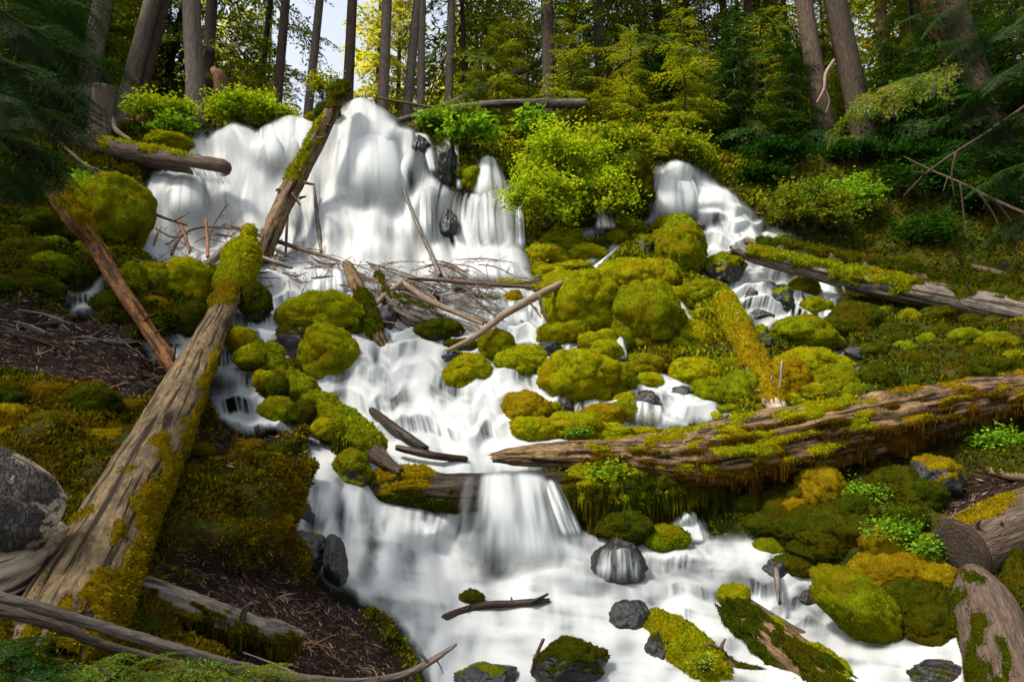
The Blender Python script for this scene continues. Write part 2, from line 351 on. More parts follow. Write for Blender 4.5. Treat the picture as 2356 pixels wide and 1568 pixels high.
# ------------------------------------------------------------------ ground
def build_ground():
    nx, nr = 640, 400
    px = np.linspace(-560, 2900, nx); rd = np.interp(px, RIDGE[:, 0], RIDGE[:, 1])
    v = np.linspace(0, 1, nr)[:, None]
    PX = np.repeat(px[None], nr, 0); PY = rd[None] + (1950 - rd[None]) * v
    T = depth(PX, PY); Pt = P3(PX, PY, T)
    wsd = water_sd(PX, PY)
    N = norm(np.cross(np.gradient(Pt, axis=1), np.gradient(Pt, axis=0)))
    N[N[..., 2] < 0] *= -1
    wat = sstep(-20, 12, wsd)
    soil = np.zeros_like(PX)
    for s in SOIL: soil = np.maximum(soil, sstep(-25, 25, sdist(PX, PY, s) + 45 * fbm(Pt * 2.2, 3)))
    amp = sstep(0, .08, v) * np.ones_like(PX)
    cu = cushion(Pt * 1.9 + .3 * fbm(Pt * 2, 2)[..., None]) * .20 + cushion(Pt * 4.3) * .09 + fbm(Pt * 7, 3) * .03
    rk = fbm(Pt * 2.5, 4) * .13
    so = fbm(Pt * 3, 5) * .07
    bank = sstep(900, 700, PX) * sstep(960, 1060, PY)
    cu = cu + bank * (cushion(Pt * 3.1 + 4) * .13 + np.abs(fbm(Pt * 1.7, 3)) * .12 + cushion(Pt * 8) * .06)
    d = cu * (1 - soil) * (1 - wat) + so * soil * (1 - wat) + (rk - .16) * wat
    d *= amp * np.clip(T / 9, .35, 1.0)
    Pt = Pt + N * d[..., None]
    moss = (1 - wat) * (1 - soil) * sstep(-.6, 0, fbm(Pt * 1.5, 3) + .4)
    # beyond the ridge the forest floor runs back and climbs; in front it runs under the camera
    back = []
    e = norm(Pt[0] - CAM) * np.array([1, 1, 0]); e = norm(e)
    for D in (.3, .8, 1.6, 3, 5, 8, 12, 18, 26, 36, 50, 70, 100, 160):
        q = Pt[0] + e * D; q[:, 2] += .015 * D + .16 * max(0, D - 6) + .25 * fbm(q * .35, 3) * min(1, D / 3); back.append(q)
    front = []
    for yy in (1.0, 0, -2, -8, -25):
        q = Pt[-1].copy(); s = 1.0 + (1.0 - yy) * .12; q[:, 0] *= s; q[:, 1] = yy; q[:, 2] = Pt[-1][:, 2] - .1; front.append(q)
    nb, nf = len(back), len(front)
    A_ = np.concatenate([np.array(back)[::-1], Pt, np.array(front)])
    z1 = np.zeros((nb, nx)); z2 = np.zeros((nf, nx))
    soilA = np.concatenate([z1 + 1, soil, z2 + 1]); mossA = np.concatenate([z1 + .6, moss, z2])
    F = gridF(nr + nb + nf, nx)[:, ::-1]
    o = link('ground', mesh('ground', A_.reshape(-1, 3), F, M['ground'], attrs={'soil': soilA.ravel(), 'moss': mossA.ravel()}))
    tag(o, kind='structure')
    return PX, PY, Pt, N, moss, soil, wat
G = build_ground()

# ------------------------------------------------------------------ moss tufts, blades
def blades(pos, nrm, size, aspect=.45, spread=.8, down=0.0, r=rng):
    """one slim rhombic blade per point"""
    n = len(pos); d = norm(nrm + spread * r.normal(size=(n, 3)) * .6 + np.array([0, 0, -down]))
    w = norm(np.cross(d, r.normal(size=(n, 3)))) * (size * aspect * .5)[:, None]
    L = d * size[:, None]
    V = np.stack([pos - L * .1, pos + L * .5 + w, pos + L, pos + L * .5 - w], 1)
    return V.reshape(-1, 3), np.arange(4 * n).reshape(n, 4), np.repeat(r.random(n), 4)
def scatter(V, F, w, n, r=rng):
    """n points on faces F of V, weighted by area times w"""
    a, b, c = V[F[:, 0]], V[F[:, 1]], V[F[:, -2] if F.shape[1] == 4 else F[:, 2]]
    d = V[F[:, -1]]
    ar = np.linalg.norm(np.cross(b - a, d - a), axis=1) * w
    if n <= 0 or ar.sum() <= 0: return np.zeros((0, 3)), np.zeros(0, int)
    idx = r.choice(len(F), n, p=ar / ar.sum())
    u = r.random((n, 1)); v = r.random((n, 1))
    if F.shape[1] == 3:
        s = (u + v) > 1; u = np.where(s, 1 - u, u); v = np.where(s, 1 - v, v)
        return a[idx] + u * (b[idx] - a[idx]) + v * (d[idx] - a[idx]), idx
    return (1 - u) * (1 - v) * a[idx] + u * (1 - v) * b[idx] + u * v * c[idx] + (1 - u) * v * d[idx], idx
def moss_mesh(name, V, F, N, mask, th, cell, mat, tsz, dens=1.0, hang=0.0, r=rng):
    """a cushioned moss shell over part of a surface, with tufts standing on it"""
    fm = mask[F].mean(1); sel = F[fm > 0.03]
    if len(sel) < 4: return None
    s = sstep(0, .45, mask)
    cu = cushion(V / cell + 5.1) * .65 + cushion(V / cell * 2.3) * .3 + .15 + .48 * fbm(V / cell * 4.5, 4)
    Vs = V + N * (th * (s * cu) - .12 * th * (1 - s))[:, None]
    used = np.unique(sel); mp = np.full(len(V), -1); mp[used] = np.arange(len(used))
    Vn = Vs[used]; Fn = mp[sel]; Nn = vnormals(Vn, Fn)
    a = Vn[Fn[:, 0]]; area = np.linalg.norm(np.cross(Vn[Fn[:, 1]] - a, Vn[Fn[:, -1]] - a), axis=1).sum() * (1 if F.shape[1] == 4 else .5)
    n = int(min(90000, dens * area / tsz ** 2 * 1.9))
    p, idx = scatter(Vn, Fn, np.ones(len(Fn)), n, r)
    att = np.full(len(Vn), .4) + .2 * fbm(Vn * 9, 2)
    parts = [(Vn, Fn, att)]
    if n:
        nn = norm(Nn[Fn[idx]].mean(1))
        sz = tsz * r.uniform(.5, 1.25, n)
        bv, bf, br = blades(p, nn, sz, .5, .9, .25, r); parts.append((bv, bf, br))
        if hang > 0:
            q = nn[:, 2] < .15; ph = p[q][: max(1, int(q.sum() * .5))]
            if len(ph):
                hs = hang * r.uniform(.25, 1, len(ph)) * (.4 + 1.2 * np.clip(gn(ph * 5) + .4, 0, 1))
                bv, bf, br = blades(ph, np.tile([0, 0, -1.0], (len(ph), 1)), hs, .13, .18, .5, r); parts.append((bv, bf, br * .6))
    off = 0; VV = []; FF = []; AA = []
    for v_, f_, a_ in parts:
        VV.append(v_); FF.append(f_ + off); AA.append(a_); off += len(v_)
    groups = [f for f in FF] if F.shape[1] == 3 else [np.concatenate(FF)]
    VV = np.concatenate(VV); return mesh(name, VV, groups, mat, attrs={'rnd': np.concatenate(AA), 'lc': VV})

# ------------------------------------------------------------------ moss carpet and litter on the ground
def ground_moss():
    PX, PY, Pt, N, moss, soil, wat = G
    nr, nx = PX.shape; F = gridF(nr, nx); V = Pt.reshape(-1, 3); T = depth(PX, PY).ravel()
    fm = moss.ravel()[F].mean(1)
    fx, fy = PX.ravel()[F[:, 0]], PY.ravel()[F[:, 0]]
    inside = (fx > -420) & (fx < 2800) & (fy < 1700); margin = np.where((fx > -40) & (fx < 2400) & (fy < 1590), 1.0, .35)
    ft = T[F[:, 0]]
    for nm, sel, mat, n, k in (('moss_carpet', inside & (fx < 900) & (fy > 880), MOSS['umber'], 105000, 4.2), ('moss_carpet', inside & (fx < 900) & (fy <= 880), MOSS['olive'], 62000, 4.4), ('moss_carpet', inside & (fx >= 900) & (fx < 1750), MOSS['green'], 50000, 4.4), ('moss_carpet', inside & (fx >= 1750), MOSS['olive'], 62000, 3.6)):
        w = margin * np.where(sel, fm ** 1.2 / ft ** 2 * np.clip(.75 + fbm(V[F[:, 0]] * 3.3, 3) * 1.2, .05, 2), 0)
        p, idx = scatter(V, F, w, n)
        nn = norm(N.reshape(-1, 3)[F[idx, 0]]); tz = ft[idx] / FOC * k * rng.uniform(1.2, 3.4, n)
        bv, bf, br = blades(p, nn, tz, .5, 1.0, .1)
        o = link(nm, mesh(nm, bv, bf, mat, attrs={'rnd': br}))
        tag(o, kind='stuff')
    # dead needles and chips on the bare soil
    w = margin * np.where(inside, np.clip(soil.ravel()[F].mean(1), 0, 1) / ft ** 2, 0)
    p, idx = scatter(V, F, w, 34000)
    nn = N.reshape(-1, 3)[F[idx, 0]]; tz = ft[idx] / FOC * (4 + 22 * rng.random(len(p)) ** 4)
    tng = norm(np.cross(nn, rng.normal(size=p.shape)))
    bv, bf, br = blades(p + nn * .004, tng, tz, .16, .12, 0)
    o = link('needle_litter', mesh('needle_litter', bv, bf, M['litter'], attrs={'rnd': br})); tag(o, kind='stuff')
k = NT('litter'); k.col(k.ramp(k.attr('rnd').outputs['Fac'], [(0, (.010, .005, .003)), (.6, (.035, .016, .009)), (.88, (.10, .045, .02)), (1, (.26, .15, .08))])); k.rough(.7); M['litter'] = k.m
ground_moss()

# ------------------------------------------------------------------ rocks and mossy boulders
import bmesh
_ico = {}
def ico(n):
    if n not in _ico:
        bm = bmesh.new(); bmesh.ops.create_icosphere(bm, subdivisions=n, radius=1)
        _ico[n] = (np.array([v.co[:] for v in bm.verts]), np.array([[v.index for v in f.verts] for f in bm.faces])); bm.free()
    return _ico[n]
_seed = [100]
def boulder(cx, cy, w, h, kind, label=None, group=None, cov=.8, mat='bright', rot=0, angular=None, dt=0.0, name=None, deep=.9, lump=.30):
    """kind 'm' = moss covered boulder, 'r' = wet dark rock (some moss if cov > 0)"""
    _seed[0] += 1; r = np.random.default_rng(_seed[0])
    t = float(depth(cx, cy + .30 * h)) - dt
    C = P3(cx, cy, t); k = t / FOC
    rx, rz = w * .5 * k, h * .5 * k; ry = deep * .5 * (rx + rz) + .1 * rx
    U, F = ico(5 if max(w, h) > (85 if kind == 'm' else 40) else 4)
    q = U + r.uniform(-50, 50, 3)
    d = 1 + .24 * fbm(q * 1.1, 3)
    if kind == 'r' or angular:
        for _ in range(11):
            n = norm(r.normal(size=3)); dd = r.uniform(.72, .98); c = U @ n
            d = np.minimum(d, np.where(c > .05, dd / np.maximum(c, .05), 9))
        d = d + .05 * fbm(q * 4, 5) - .05 * np.abs(gn(q * 2.3))
    else:
        for _ in range(8):
            n = norm(r.normal(size=3)); dd = r.uniform(.80, 1.02); c = U @ n
            d = np.minimum(d, np.where(c > .05, dd / np.maximum(c, .05), 9) + .03)
        d = d + .20 * cushion(q * 1.6) + .05 * cushion(q * 4) - .06
    a = math.radians(rot); ca, sa = math.cos(a), math.sin(a)
    V = U * d[:, None] * np.array([rx, ry, rz]) * (.90 if kind == 'm' else 1.04)
    V = np.stack([V[:, 0] * ca + V[:, 2] * sa, V[:, 1], -V[:, 0] * sa + V[:, 2] * ca], 1)
    N = vnormals(V, F); N *= np.sign((N * V).sum(1).mean())
    nm = name or ('mossy_boulder' if kind == 'm' else 'wet_rock')
    base = C - np.array([0, 0, rz * .6])
    o = link(nm, mesh(nm, V + np.array([0, 0, rz * .6]), F, M['rock_wet']), base)
    tag(o, label, 'boulder' if kind == 'm' else 'rock', group)
    if cov > 0:
        nz = N[:, 2] * .75 - N[:, 1] * .12
        m = nz + (cov - .5) * 2.0 + .38 * fbm((V + C) * 2.2 / max(.25, rx * 2), 3)
        Vr = V + np.array([0, 0, rz * .6])
        me = moss_mesh('moss', Vr, F, N, np.clip(m, 0, 1), lump * .42 * min(rx, rz) + .01, max(.09, (.62 if max(w, h) < 140 else .40) * min(rx, rz)), MOSS[mat], k * 3.3, .62, r=r)
        if me: link('moss', me, parent=o)
    return o

B = boulder
# -- centre field, the bright cushions in the white water
B(1075,862,100,88,'m','round moss cushion boulder with a pointed foot, alone in white water beside three more',cov=1)
B(1202,836,116,80,'m','broad golden green moss boulder just right of the lone pointed-foot cushion',cov=1)
B(1142,800,84,74,'m','shaded moss boulder behind the thin stick, above the broad golden one',cov=.9,mat='green')
B(1040,830,60,46,'r','low dark rock peeping out behind the pointed-foot moss cushion',cov=.15)
B(1065,800,80,38,'m','flat dark mossy rock under the lower end of the long diagonal stick',cov=.65,mat='olive')
B(1274,775,80,62,'m','moss cap boulder sitting on wet grey rock under the big moss mound',cov=1)
B(1262,810,70,50,'r','wet grey rock under the moss cap boulder',cov=.1)
B(1330,872,170,118,'m','largest lumpy moss boulder in the middle of the stream above the big log',cov=1)
B(1415,880,90,88,'m','moss boulder leaning against the right flank of the largest lumpy one',cov=1,mat='green')
B(1438,925,52,42,'m','small moss knob below the leaning moss boulder',cov=1)
B(1212,945,108,86,'m','square shouldered moss boulder with a wet foot, above the log end',cov=.95,mat='gold')
B(1272,945,34,44,'r','small mossy rock wedged right of the square shouldered boulder',cov=.5,mat='green')
B(1298,935,34,46,'r','upright wet grey stone between two moss boulders',cov=0)
B(1225,990,110,56,'m','lime moss hummock lying along the top of the big log end',cov=1)
B(1320,985,130,66,'m','wide lime moss hummock behind the big log',cov=1)
B(1385,958,96,54,'m','peaked golden moss boulder behind the wide lime hummock',cov=1,mat='gold')
B(1430,952,70,56,'m','round moss boulder right of the peaked golden one',cov=1,mat='green')
B(1400,996,110,40,'m','low yellow moss hummock tight against the big log',cov=1)
B(1475,998,100,28,'m','thin strip of moss stones along the log edge before the right pool',cov=1)
B(1490,968,62,34,'r','black wet stone with a moss cap at the edge of the right pool',cov=.4,mat='green')
B(1488,930,66,60,'r','grey rock veiled by water in the right pool',cov=0)
B(1565,915,70,50,'r','half drowned round rock under the right cascade',cov=0,dt=-.1)
B(1645,962,36,24,'m','tiny moss stone at the right end of the pool, by the log',cov=1)
B(1603,970,22,20,'m','tiny dark moss stone in the pool before the log',cov=.7,mat='green')
# -- the big central mounds
B(1338,712,168,176,'m','tall golden moss mound that the diagonal stick leans on',cov=1,lump=.22)
B(1300,660,110,70,'m','shoulder of bright moss on top left of the tall golden mound',cov=1)
B(1480,735,172,170,'m','wide moss mound with a bare brown patch right of the tall golden mound',cov=.92,mat='green',lump=.22)
B(1430,650,150,100,'m','moss mound above the gap between the two large mounds',cov=1)
B(1560,580,110,150,'m','tall moss pillar boulder beside the right waterfall foot',cov=.95,mat='green')
B(1545,530,90,56,'m','domed moss boulder crowning the tall pillar',cov=1)
B(1480,580,56,70,'r','dark rock with moss ridge left of the tall moss pillar',cov=.45,mat='green')
B(1493,578,40,46,'m','small moss knob on the dark ridge rock',cov=1,mat='green')
B(1438,522,84,40,'m','moss cushion splitting the small upper stream',cov=1,mat='green')
B(1418,548,50,34,'m','low moss cushion left of the one splitting the upper stream',cov=1,mat='green')
B(1500,640,110,80,'m','moss shoulder sloping down from the pillar to the thread of water',cov=1)
B(1350,585,84,40,'m','moss cushion under the dark bank, beside the stepped stream',cov=1)
B(1255,590,92,56,'m','bright moss boulder at the right rim of the main waterfall foot',cov=1)
B(1290,560,100,60,'m','shaded moss hump under the hanging shrub',cov=.9,mat='green')
B(1262,632,76,46,'m','mossy shelf where the debris dam meets the right bank',cov=1)
B(1325,620,100,34,'m','thin moss ledge between two streams',cov=1)
B(1180,688,38,36,'m','little moss ball on a stone in the debris dam rapids',cov=1,mat='gold')
B(1664,625,88,82,'r','black pyramid rock with a green moss face in the right stream',cov=.42,mat='green')
B(1622,682,116,66,'m','moss boulder at the left edge of the right stream',cov=1,mat='green')
B(1585,775,100,74,'m','lumpy moss boulder left of the pale moss log',cov=1)
B(1575,735,60,40,'m','small moss boulder above the lumpy one left of the pale moss log',cov=1,mat='green')
B(1625,735,70,44,'m','moss stone tucked under the upper end of the golden log',cov=1)
B(1478,843,92,56,'m','moss table boulder over the right pool inlet',cov=1,mat='green')
B(1496,877,64,34,'m','bright low moss cushion below the table boulder',cov=1)
B(1392,790,72,48,'m','moss cushion at the foot of the two large mounds',cov=1,mat='green')
B(1396,824,64,50,'m','moss cushion beside the small spout of water',cov=1)
B(1605,862,120,70,'m','lumpy moss boulder above the right cascade',cov=1)
B(1640,905,100,56,'m','dark moss boulder beside the right cascade',cov=.95,mat='green')
B(1700,905,90,90,'m','moss boulder on the left of the golden log foot',cov=.95,mat='green')
B(1530,800,70,36,'m','flat moss stone between table boulder and lumpy boulder',cov=1)
B(1680,945,80,26,'m','narrow moss stone running into the pool by the log',cov=1,mat='green')
# -- around the right stream
B(1850,775,134,92,'m','wide moss boulder in the fork of the right stream',cov=1,mat='green')
B(1968,748,112,104,'m','big round brown green moss boulder right of the little fall',cov=1,mat='olive')
B(1845,615,56,66,'m','uppermost moss knob of the mossy rib under the fallen pair of logs',cov=1,mat='green')
B(1850,662,66,58,'m','middle moss knob of the rib under the fallen pair of logs',cov=1,mat='green')
B(1878,708,66,46,'m','lowest moss knob of the rib beside the little fall',cov=1,mat='green')
B(1800,690,50,60,'r','dark mossy rock left of the mossy rib',cov=.3,mat='green')
B(1728,688,34,46,'r','small grey rock half veiled in the right stream',cov=0)
B(1752,730,60,34,'r','flat grey rock with water over it in the right stream',cov=0)
B(1745,785,70,60,'r','black rock with moss streaks behind the golden log',cov=.4,mat='green')
B(1715,742,36,26,'r','little brown stone at the edge of the right stream',cov=.1)
B(1870,850,150,90,'m','sloping moss boulder below the fork of the stream',cov=1)
B(1810,880,100,100,'m','brown and green moss boulder right of the golden log foot',cov=1,mat='gold')
B(1920,885,100,90,'m','moss boulder just above the big log, right of middle',cov=1,mat='green')
B(1970,820,80,50,'r','grey wet slab in the dim boulder field',cov=.1)
B(1985,865,100,60,'r','dark wet block low in the dim boulder field',cov=.3,mat='olive')
B(2060,790,60,50,'m','moss knob above the grey wet slab',cov=1,mat='olive')
B(1800,560,60,30,'r','wet rock with moss cap by the end of the fallen pair',cov=.4,mat='green')
# -- falls
B(1025,380,56,120,'r','tall dark rock tooth with moss streaks between the upper falls',cov=.2,mat='green',dt=.0)
B(1032,530,46,90,'r','dark pointed rock behind thin water in the main fall',cov=.05,dt=-.12)
B(965,345,46,80,'r','dark rock face beside the great water dome',cov=0,dt=.05)
B(1085,420,40,70,'m','mossy ledge between two narrow spouts',cov=.7,mat='green',dt=.1)
B(1450,440,100,150,'m','moss draped rock column left of the right waterfall',cov=.85,mat='olive',dt=.3)
B(1795,505,54,44,'m','dark moss rock on the right rim of the right waterfall',cov=.7,mat='olive')
B(1660,515,30,24,'r','small grey stone in the right waterfall foam',cov=0)
B(1612,520,26,24,'r','small grey stone beside the tall moss pillar',cov=0)
B(388,332,110,44,'m','lime moss mound at the left lip of the main falls',cov=1)
B(880,735,64,72,'r','pale speckled stone behind the mossy slanted snag',cov=0,name='speckled_stone')
# -- centre left pair and neighbours
B(748,735,188,108,'m','large double humped moss boulder in the middle of the rapids',cov=1,lump=.2)
B(755,815,124,124,'m','hanging round moss boulder under the double humped one',cov=1)
B(690,790,110,90,'m','dark shadowed moss rock between log and hanging boulder',cov=.45,mat='olive')
B(1008,765,96,60,'m','dim mossy root mass under the debris dam',cov=.8,mat='olive')
B(640,900,84,84,'m','moss lump under the middle mossy trunk',cov=.9,mat='olive')
B(640,950,84,66,'m','low hanging moss lump over the pool left of centre',cov=.95,mat='green')
B(588,700,60,90,'m','moss draped rock right of the giant pale log',cov=.7,mat='olive',dt=.3)
# -- left bank
B(262,500,150,200,'m','huge smooth green moss mound left of the main falls',cov=1,mat='green',lump=.12)
B(190,470,120,90,'m','moss covered rock above left of the huge smooth mound',cov=1,mat='green')
B(95,525,150,80,'m','shaggy olive moss rock under the dark fir branches',cov=1,mat='olive')
B(60,590,130,70,'m','low olive moss rock on the left margin',cov=1,mat='olive')
B(150,635,110,56,'m','flat moss stone over the small left pool',cov=1,mat='olive')
B(85,672,110,60,'m','round moss stone left of the small pool',cov=1,mat='olive')
B(152,692,30,40,'r','little wet black rock at the small left pool',cov=0)
B(253,708,82,66,'m','shaded moss boulder below the thin slanting trunk',cov=1,mat='olive')
B(345,650,110,80,'m','bright moss boulder left of the debris at the fall foot',cov=1,mat='green')
B(398,628,80,30,'m','thin bright moss hump behind the two lobed boulder',cov=1)
B(432,660,100,120,'m','two lobed bright moss boulder by the giant log top',cov=1)
B(355,715,56,60,'m','small brown green moss lobe beside the thin slanting trunk',cov=1,mat='gold')
B(440,745,96,90,'m','dark moss boulder left of the giant pale log',cov=.95,mat='olive')
B(490,660,60,90,'m','shaded moss block tucked behind the giant log top',cov=.9,mat='olive')
B(300,660,60,100,'m','moss strip boulder under the thin slanting trunk',cov=1,mat='green')
# -- lower falls
B(808,1090,84,104,'r','black rock with green moss streak in the lower left cascade',cov=.5,mat='green',rot=-20,dt=.15)
B(770,1290,56,110,'r','shiny black wedge rock at the left foot of the lower falls',cov=0,dt=.25,rot=-8)
B(700,1265,110,90,'r','dark wet block behind the arched twig',cov=.05,dt=.1)
B(690,1190,60,70,'r','small dark rock under the left side cascade',cov=0)
B(1085,1378,52,36,'r','round green topped stone in the middle pool',cov=.5,mat='olive',dt=.1)
B(1425,1290,124,100,'r','round wet rock with water combed over it in the lower stream',cov=.12,mat='green',dt=.15)
B(1450,1425,96,84,'r','smooth grey rock half under water left of the mossy stub',cov=0,dt=-.05)
B(1315,1530,160,100,'r','big cracked rock with a dark moss top at the bottom edge',cov=.42,mat='olive',dt=.1)
B(1120,1555,150,50,'r','low flat dark rock at the bottom edge',cov=.15,mat='green',dt=.1)
B(1512,1500,60,80,'r','dark stone under the fluffy moss stub',cov=.2,mat='olive',dt=-.05)
B(1535,1240,96,60,'m','fluffy moss cushion above the lower right stream',cov=1,mat='green',dt=.1)
B(1440,1212,120,66,'m','mossy shelf hanging under the big log',cov=1,mat='olive',dt=.15)
B(1860,1380,50,40,'r','dark drowned rock by the right bank',cov=0)
B(1790,1320,70,70,'r','grey rock with water curling round it at the right bank',cov=0)
B(1820,1300,90,40,'r','wet stone slab at the right stream margin',cov=.2,mat='green')
B(2180,1550,160,50,'r','dark wet rock before the great mossy trunk',cov=.15,mat='olive')
# -- lower right bank
B(1985,1405,230,120,'m','long sloping green moss boulder at the right water edge',cov=1,mat='green',rot=38,lump=.12,dt=.15)
B(1900,1225,210,110,'m','broad dark moss boulder in the lower right bank',cov=.95,mat='olive')
B(1775,1262,80,44,'m','moss stone with a wet face where the stream bends',cov=1,mat='green')
B(1890,1130,110,100,'m','boxy brown green boulder under the big log',cov=.8,mat='gold')
B(2150,1110,110,110,'m','grey topped boulder half wrapped in orange moss',cov=.35,mat='gold')
B(2060,1125,110,100,'m','mossy boulder left of the grey topped one',cov=1,mat='olive')
B(1795,1190,70,80,'m','leaning moss stone below the big log',cov=1,mat='olive')
B(2070,1325,170,90,'m','rusty orange moss boulder in the right bank',cov=1,mat='gold')
B(2120,1400,110,110,'m','dark moss boulder behind the long sloping one',cov=1,mat='olive')
B(2150,1440,120,90,'m','brown moss boulder at the foot of the great trunk',cov=1,mat='olive')
B(1840,1300,110,50,'m','dark moss ledge over the stream bend',cov=1,mat='olive')
B(1690,1372,64,52,'m','round moss ball on the stick above the rotten log',cov=1,mat='bright',name='moss_ball',dt=.25)
# -- fills: cushions nobody can tell apart, by field
_placed = []
def fill(pg, n, smin, smax, mat, label, group, seed, kind='m', cov=1.0, asp=.62, wet=False, fwd=None):
    r = np.random.default_rng(seed); pg = poly(pg); mn, mx = pg.min(0), pg.max(0); c = 0; tries = 0
    while c < n and tries < 6000:
        tries += 1; x, y = r.uniform(mn[0], mx[0]), r.uniform(mn[1], mx[1])
        if sdist(np.array([x]), np.array([y]), pg)[0] < 0: continue
        s = r.uniform(smin, smax)
        if any(math.hypot(x - a, (y - b) * 1.5) < .40 * (s + q) for a, b, q in _placed): continue
        wd = float(water_sd(np.array([x]), np.array([y]))[0])
        if wet is not None and ((wd > -.3 * s) if not wet else (wd < 8)): continue
        _placed.append((x, y, s)); c += 1
        B(x, y, s, s * asp * r.uniform(.8, 1.2), kind, label, group, cov=cov, mat=mat if isinstance(mat, str) else mat[c % len(mat)], rot=r.uniform(-12, 12), dt=fwd if fwd is not None else (.22 if x > 1900 and y < 900 else .12) if not wet else -.02)
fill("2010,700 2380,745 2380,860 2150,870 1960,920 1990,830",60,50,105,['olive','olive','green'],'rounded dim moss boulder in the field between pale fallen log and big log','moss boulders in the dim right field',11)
fill("1500,690 1660,700 1700,900 1640,930 1450,820",10,40,75,['bright','green'],'small moss cushion between the big mounds and the golden log','moss cushions left of the golden log',12)
fill("1720,850 1950,830 1960,930 1760,930",9,45,80,['green','bright'],'moss cushion crowding the slope right of the golden log foot','moss cushions right of the golden log',13)
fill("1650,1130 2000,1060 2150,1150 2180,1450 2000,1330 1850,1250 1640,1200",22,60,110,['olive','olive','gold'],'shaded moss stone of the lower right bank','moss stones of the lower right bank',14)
fill("0,440 180,430 330,560 300,640 0,690",16,50,100,['olive','green'],'olive moss stone of the shaded upper left bank','moss stones of the upper left bank',15)
fill("1230,560 1400,560 1380,640 1240,650",6,35,60,['bright','green'],'small moss cushion at the right rim of the debris dam','moss cushions by the debris dam',16)
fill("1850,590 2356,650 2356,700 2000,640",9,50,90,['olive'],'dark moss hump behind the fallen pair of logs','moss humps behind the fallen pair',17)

fill("1230,560 1480,600 1640,700 1700,920 1620,900 1440,870 1400,760 1260,740",30,24,46,['bright','green','gold'],'little moss cushion in a gap between the big central mounds','little cushions of the central mounds',18)
fill("1275,640 1420,640 1560,680 1560,800 1400,830 1280,780",15,46,84,['bright','green','bright'],'moss knob bulging from the face of the big central mounds','knobs on the central mounds',29,fwd=.42,asp=.8)
fill("545,770 600,790 700,880 800,960 790,1010 700,960 590,860",11,40,74,['green','bright','olive'],'moss lump clinging to the shaggy trunk left of the middle rapids','moss lumps of the shaggy trunk',30,fwd=.5,asp=.85,wet=None)
fill("1240,890 1460,880 1500,1000 1200,1010",10,24,44,['bright','gold'],'little moss cushion among the boulders above the big log end','little cushions above the log end',19)
fill("540,990 690,1010 705,1090 690,1180 640,1230 560,1100",9,60,110,['olive','green','umber'],'moss lump along the water edge of the left bank','moss lumps of the left bank edge',20)
fill("0,890 260,900 300,960 250,1100 120,1060 0,1010",10,80,150,['umber','gold','olive'],'golden brown moss lump on the near left bank','golden moss lumps of the left bank',21,asp=.5)
fill("420,1020 560,1040 600,1240 430,1230",12,40,85,['umber','olive'],'brown moss lump right of the giant log','brown moss lumps right of the giant log',22,asp=.5)
fill("1460,880 1560,880 1680,960 1620,990 1480,990",12,14,34,'green','small dark stone washed by the right cascade','stones of the right cascade',23,kind='r',cov=.15,wet=True)
fill("850,640 1240,680 1260,770 880,770",12,20,46,'green','dark stone under the twigs of the debris dam','stones under the debris dam',24,kind='r',cov=.25,wet=True)
fill("1690,640 1800,640 1900,760 1720,760",9,16,36,'green','dark stone breaking the right stream','stones of the right stream',25,kind='r',cov=.1,wet=True)
fill("640,1150 720,1130 780,1340 700,1330",7,30,70,'olive','wet black stone at the left foot of the lower falls','stones at the left foot of the lower falls',26,kind='r',cov=.1,wet=True)
fill("1480,1290 1900,1290 2050,1500 1700,1420",8,20,46,'olive','drowned dark stone in the lower right stream','stones of the lower right stream',27,kind='r',cov=.05,wet=True)
fill("1600,530 1760,520 1800,580 1640,600",6,16,30,'green','grey stone at the foot of the right waterfall','stones below the right waterfall',28,kind='r',cov=0,wet=True)

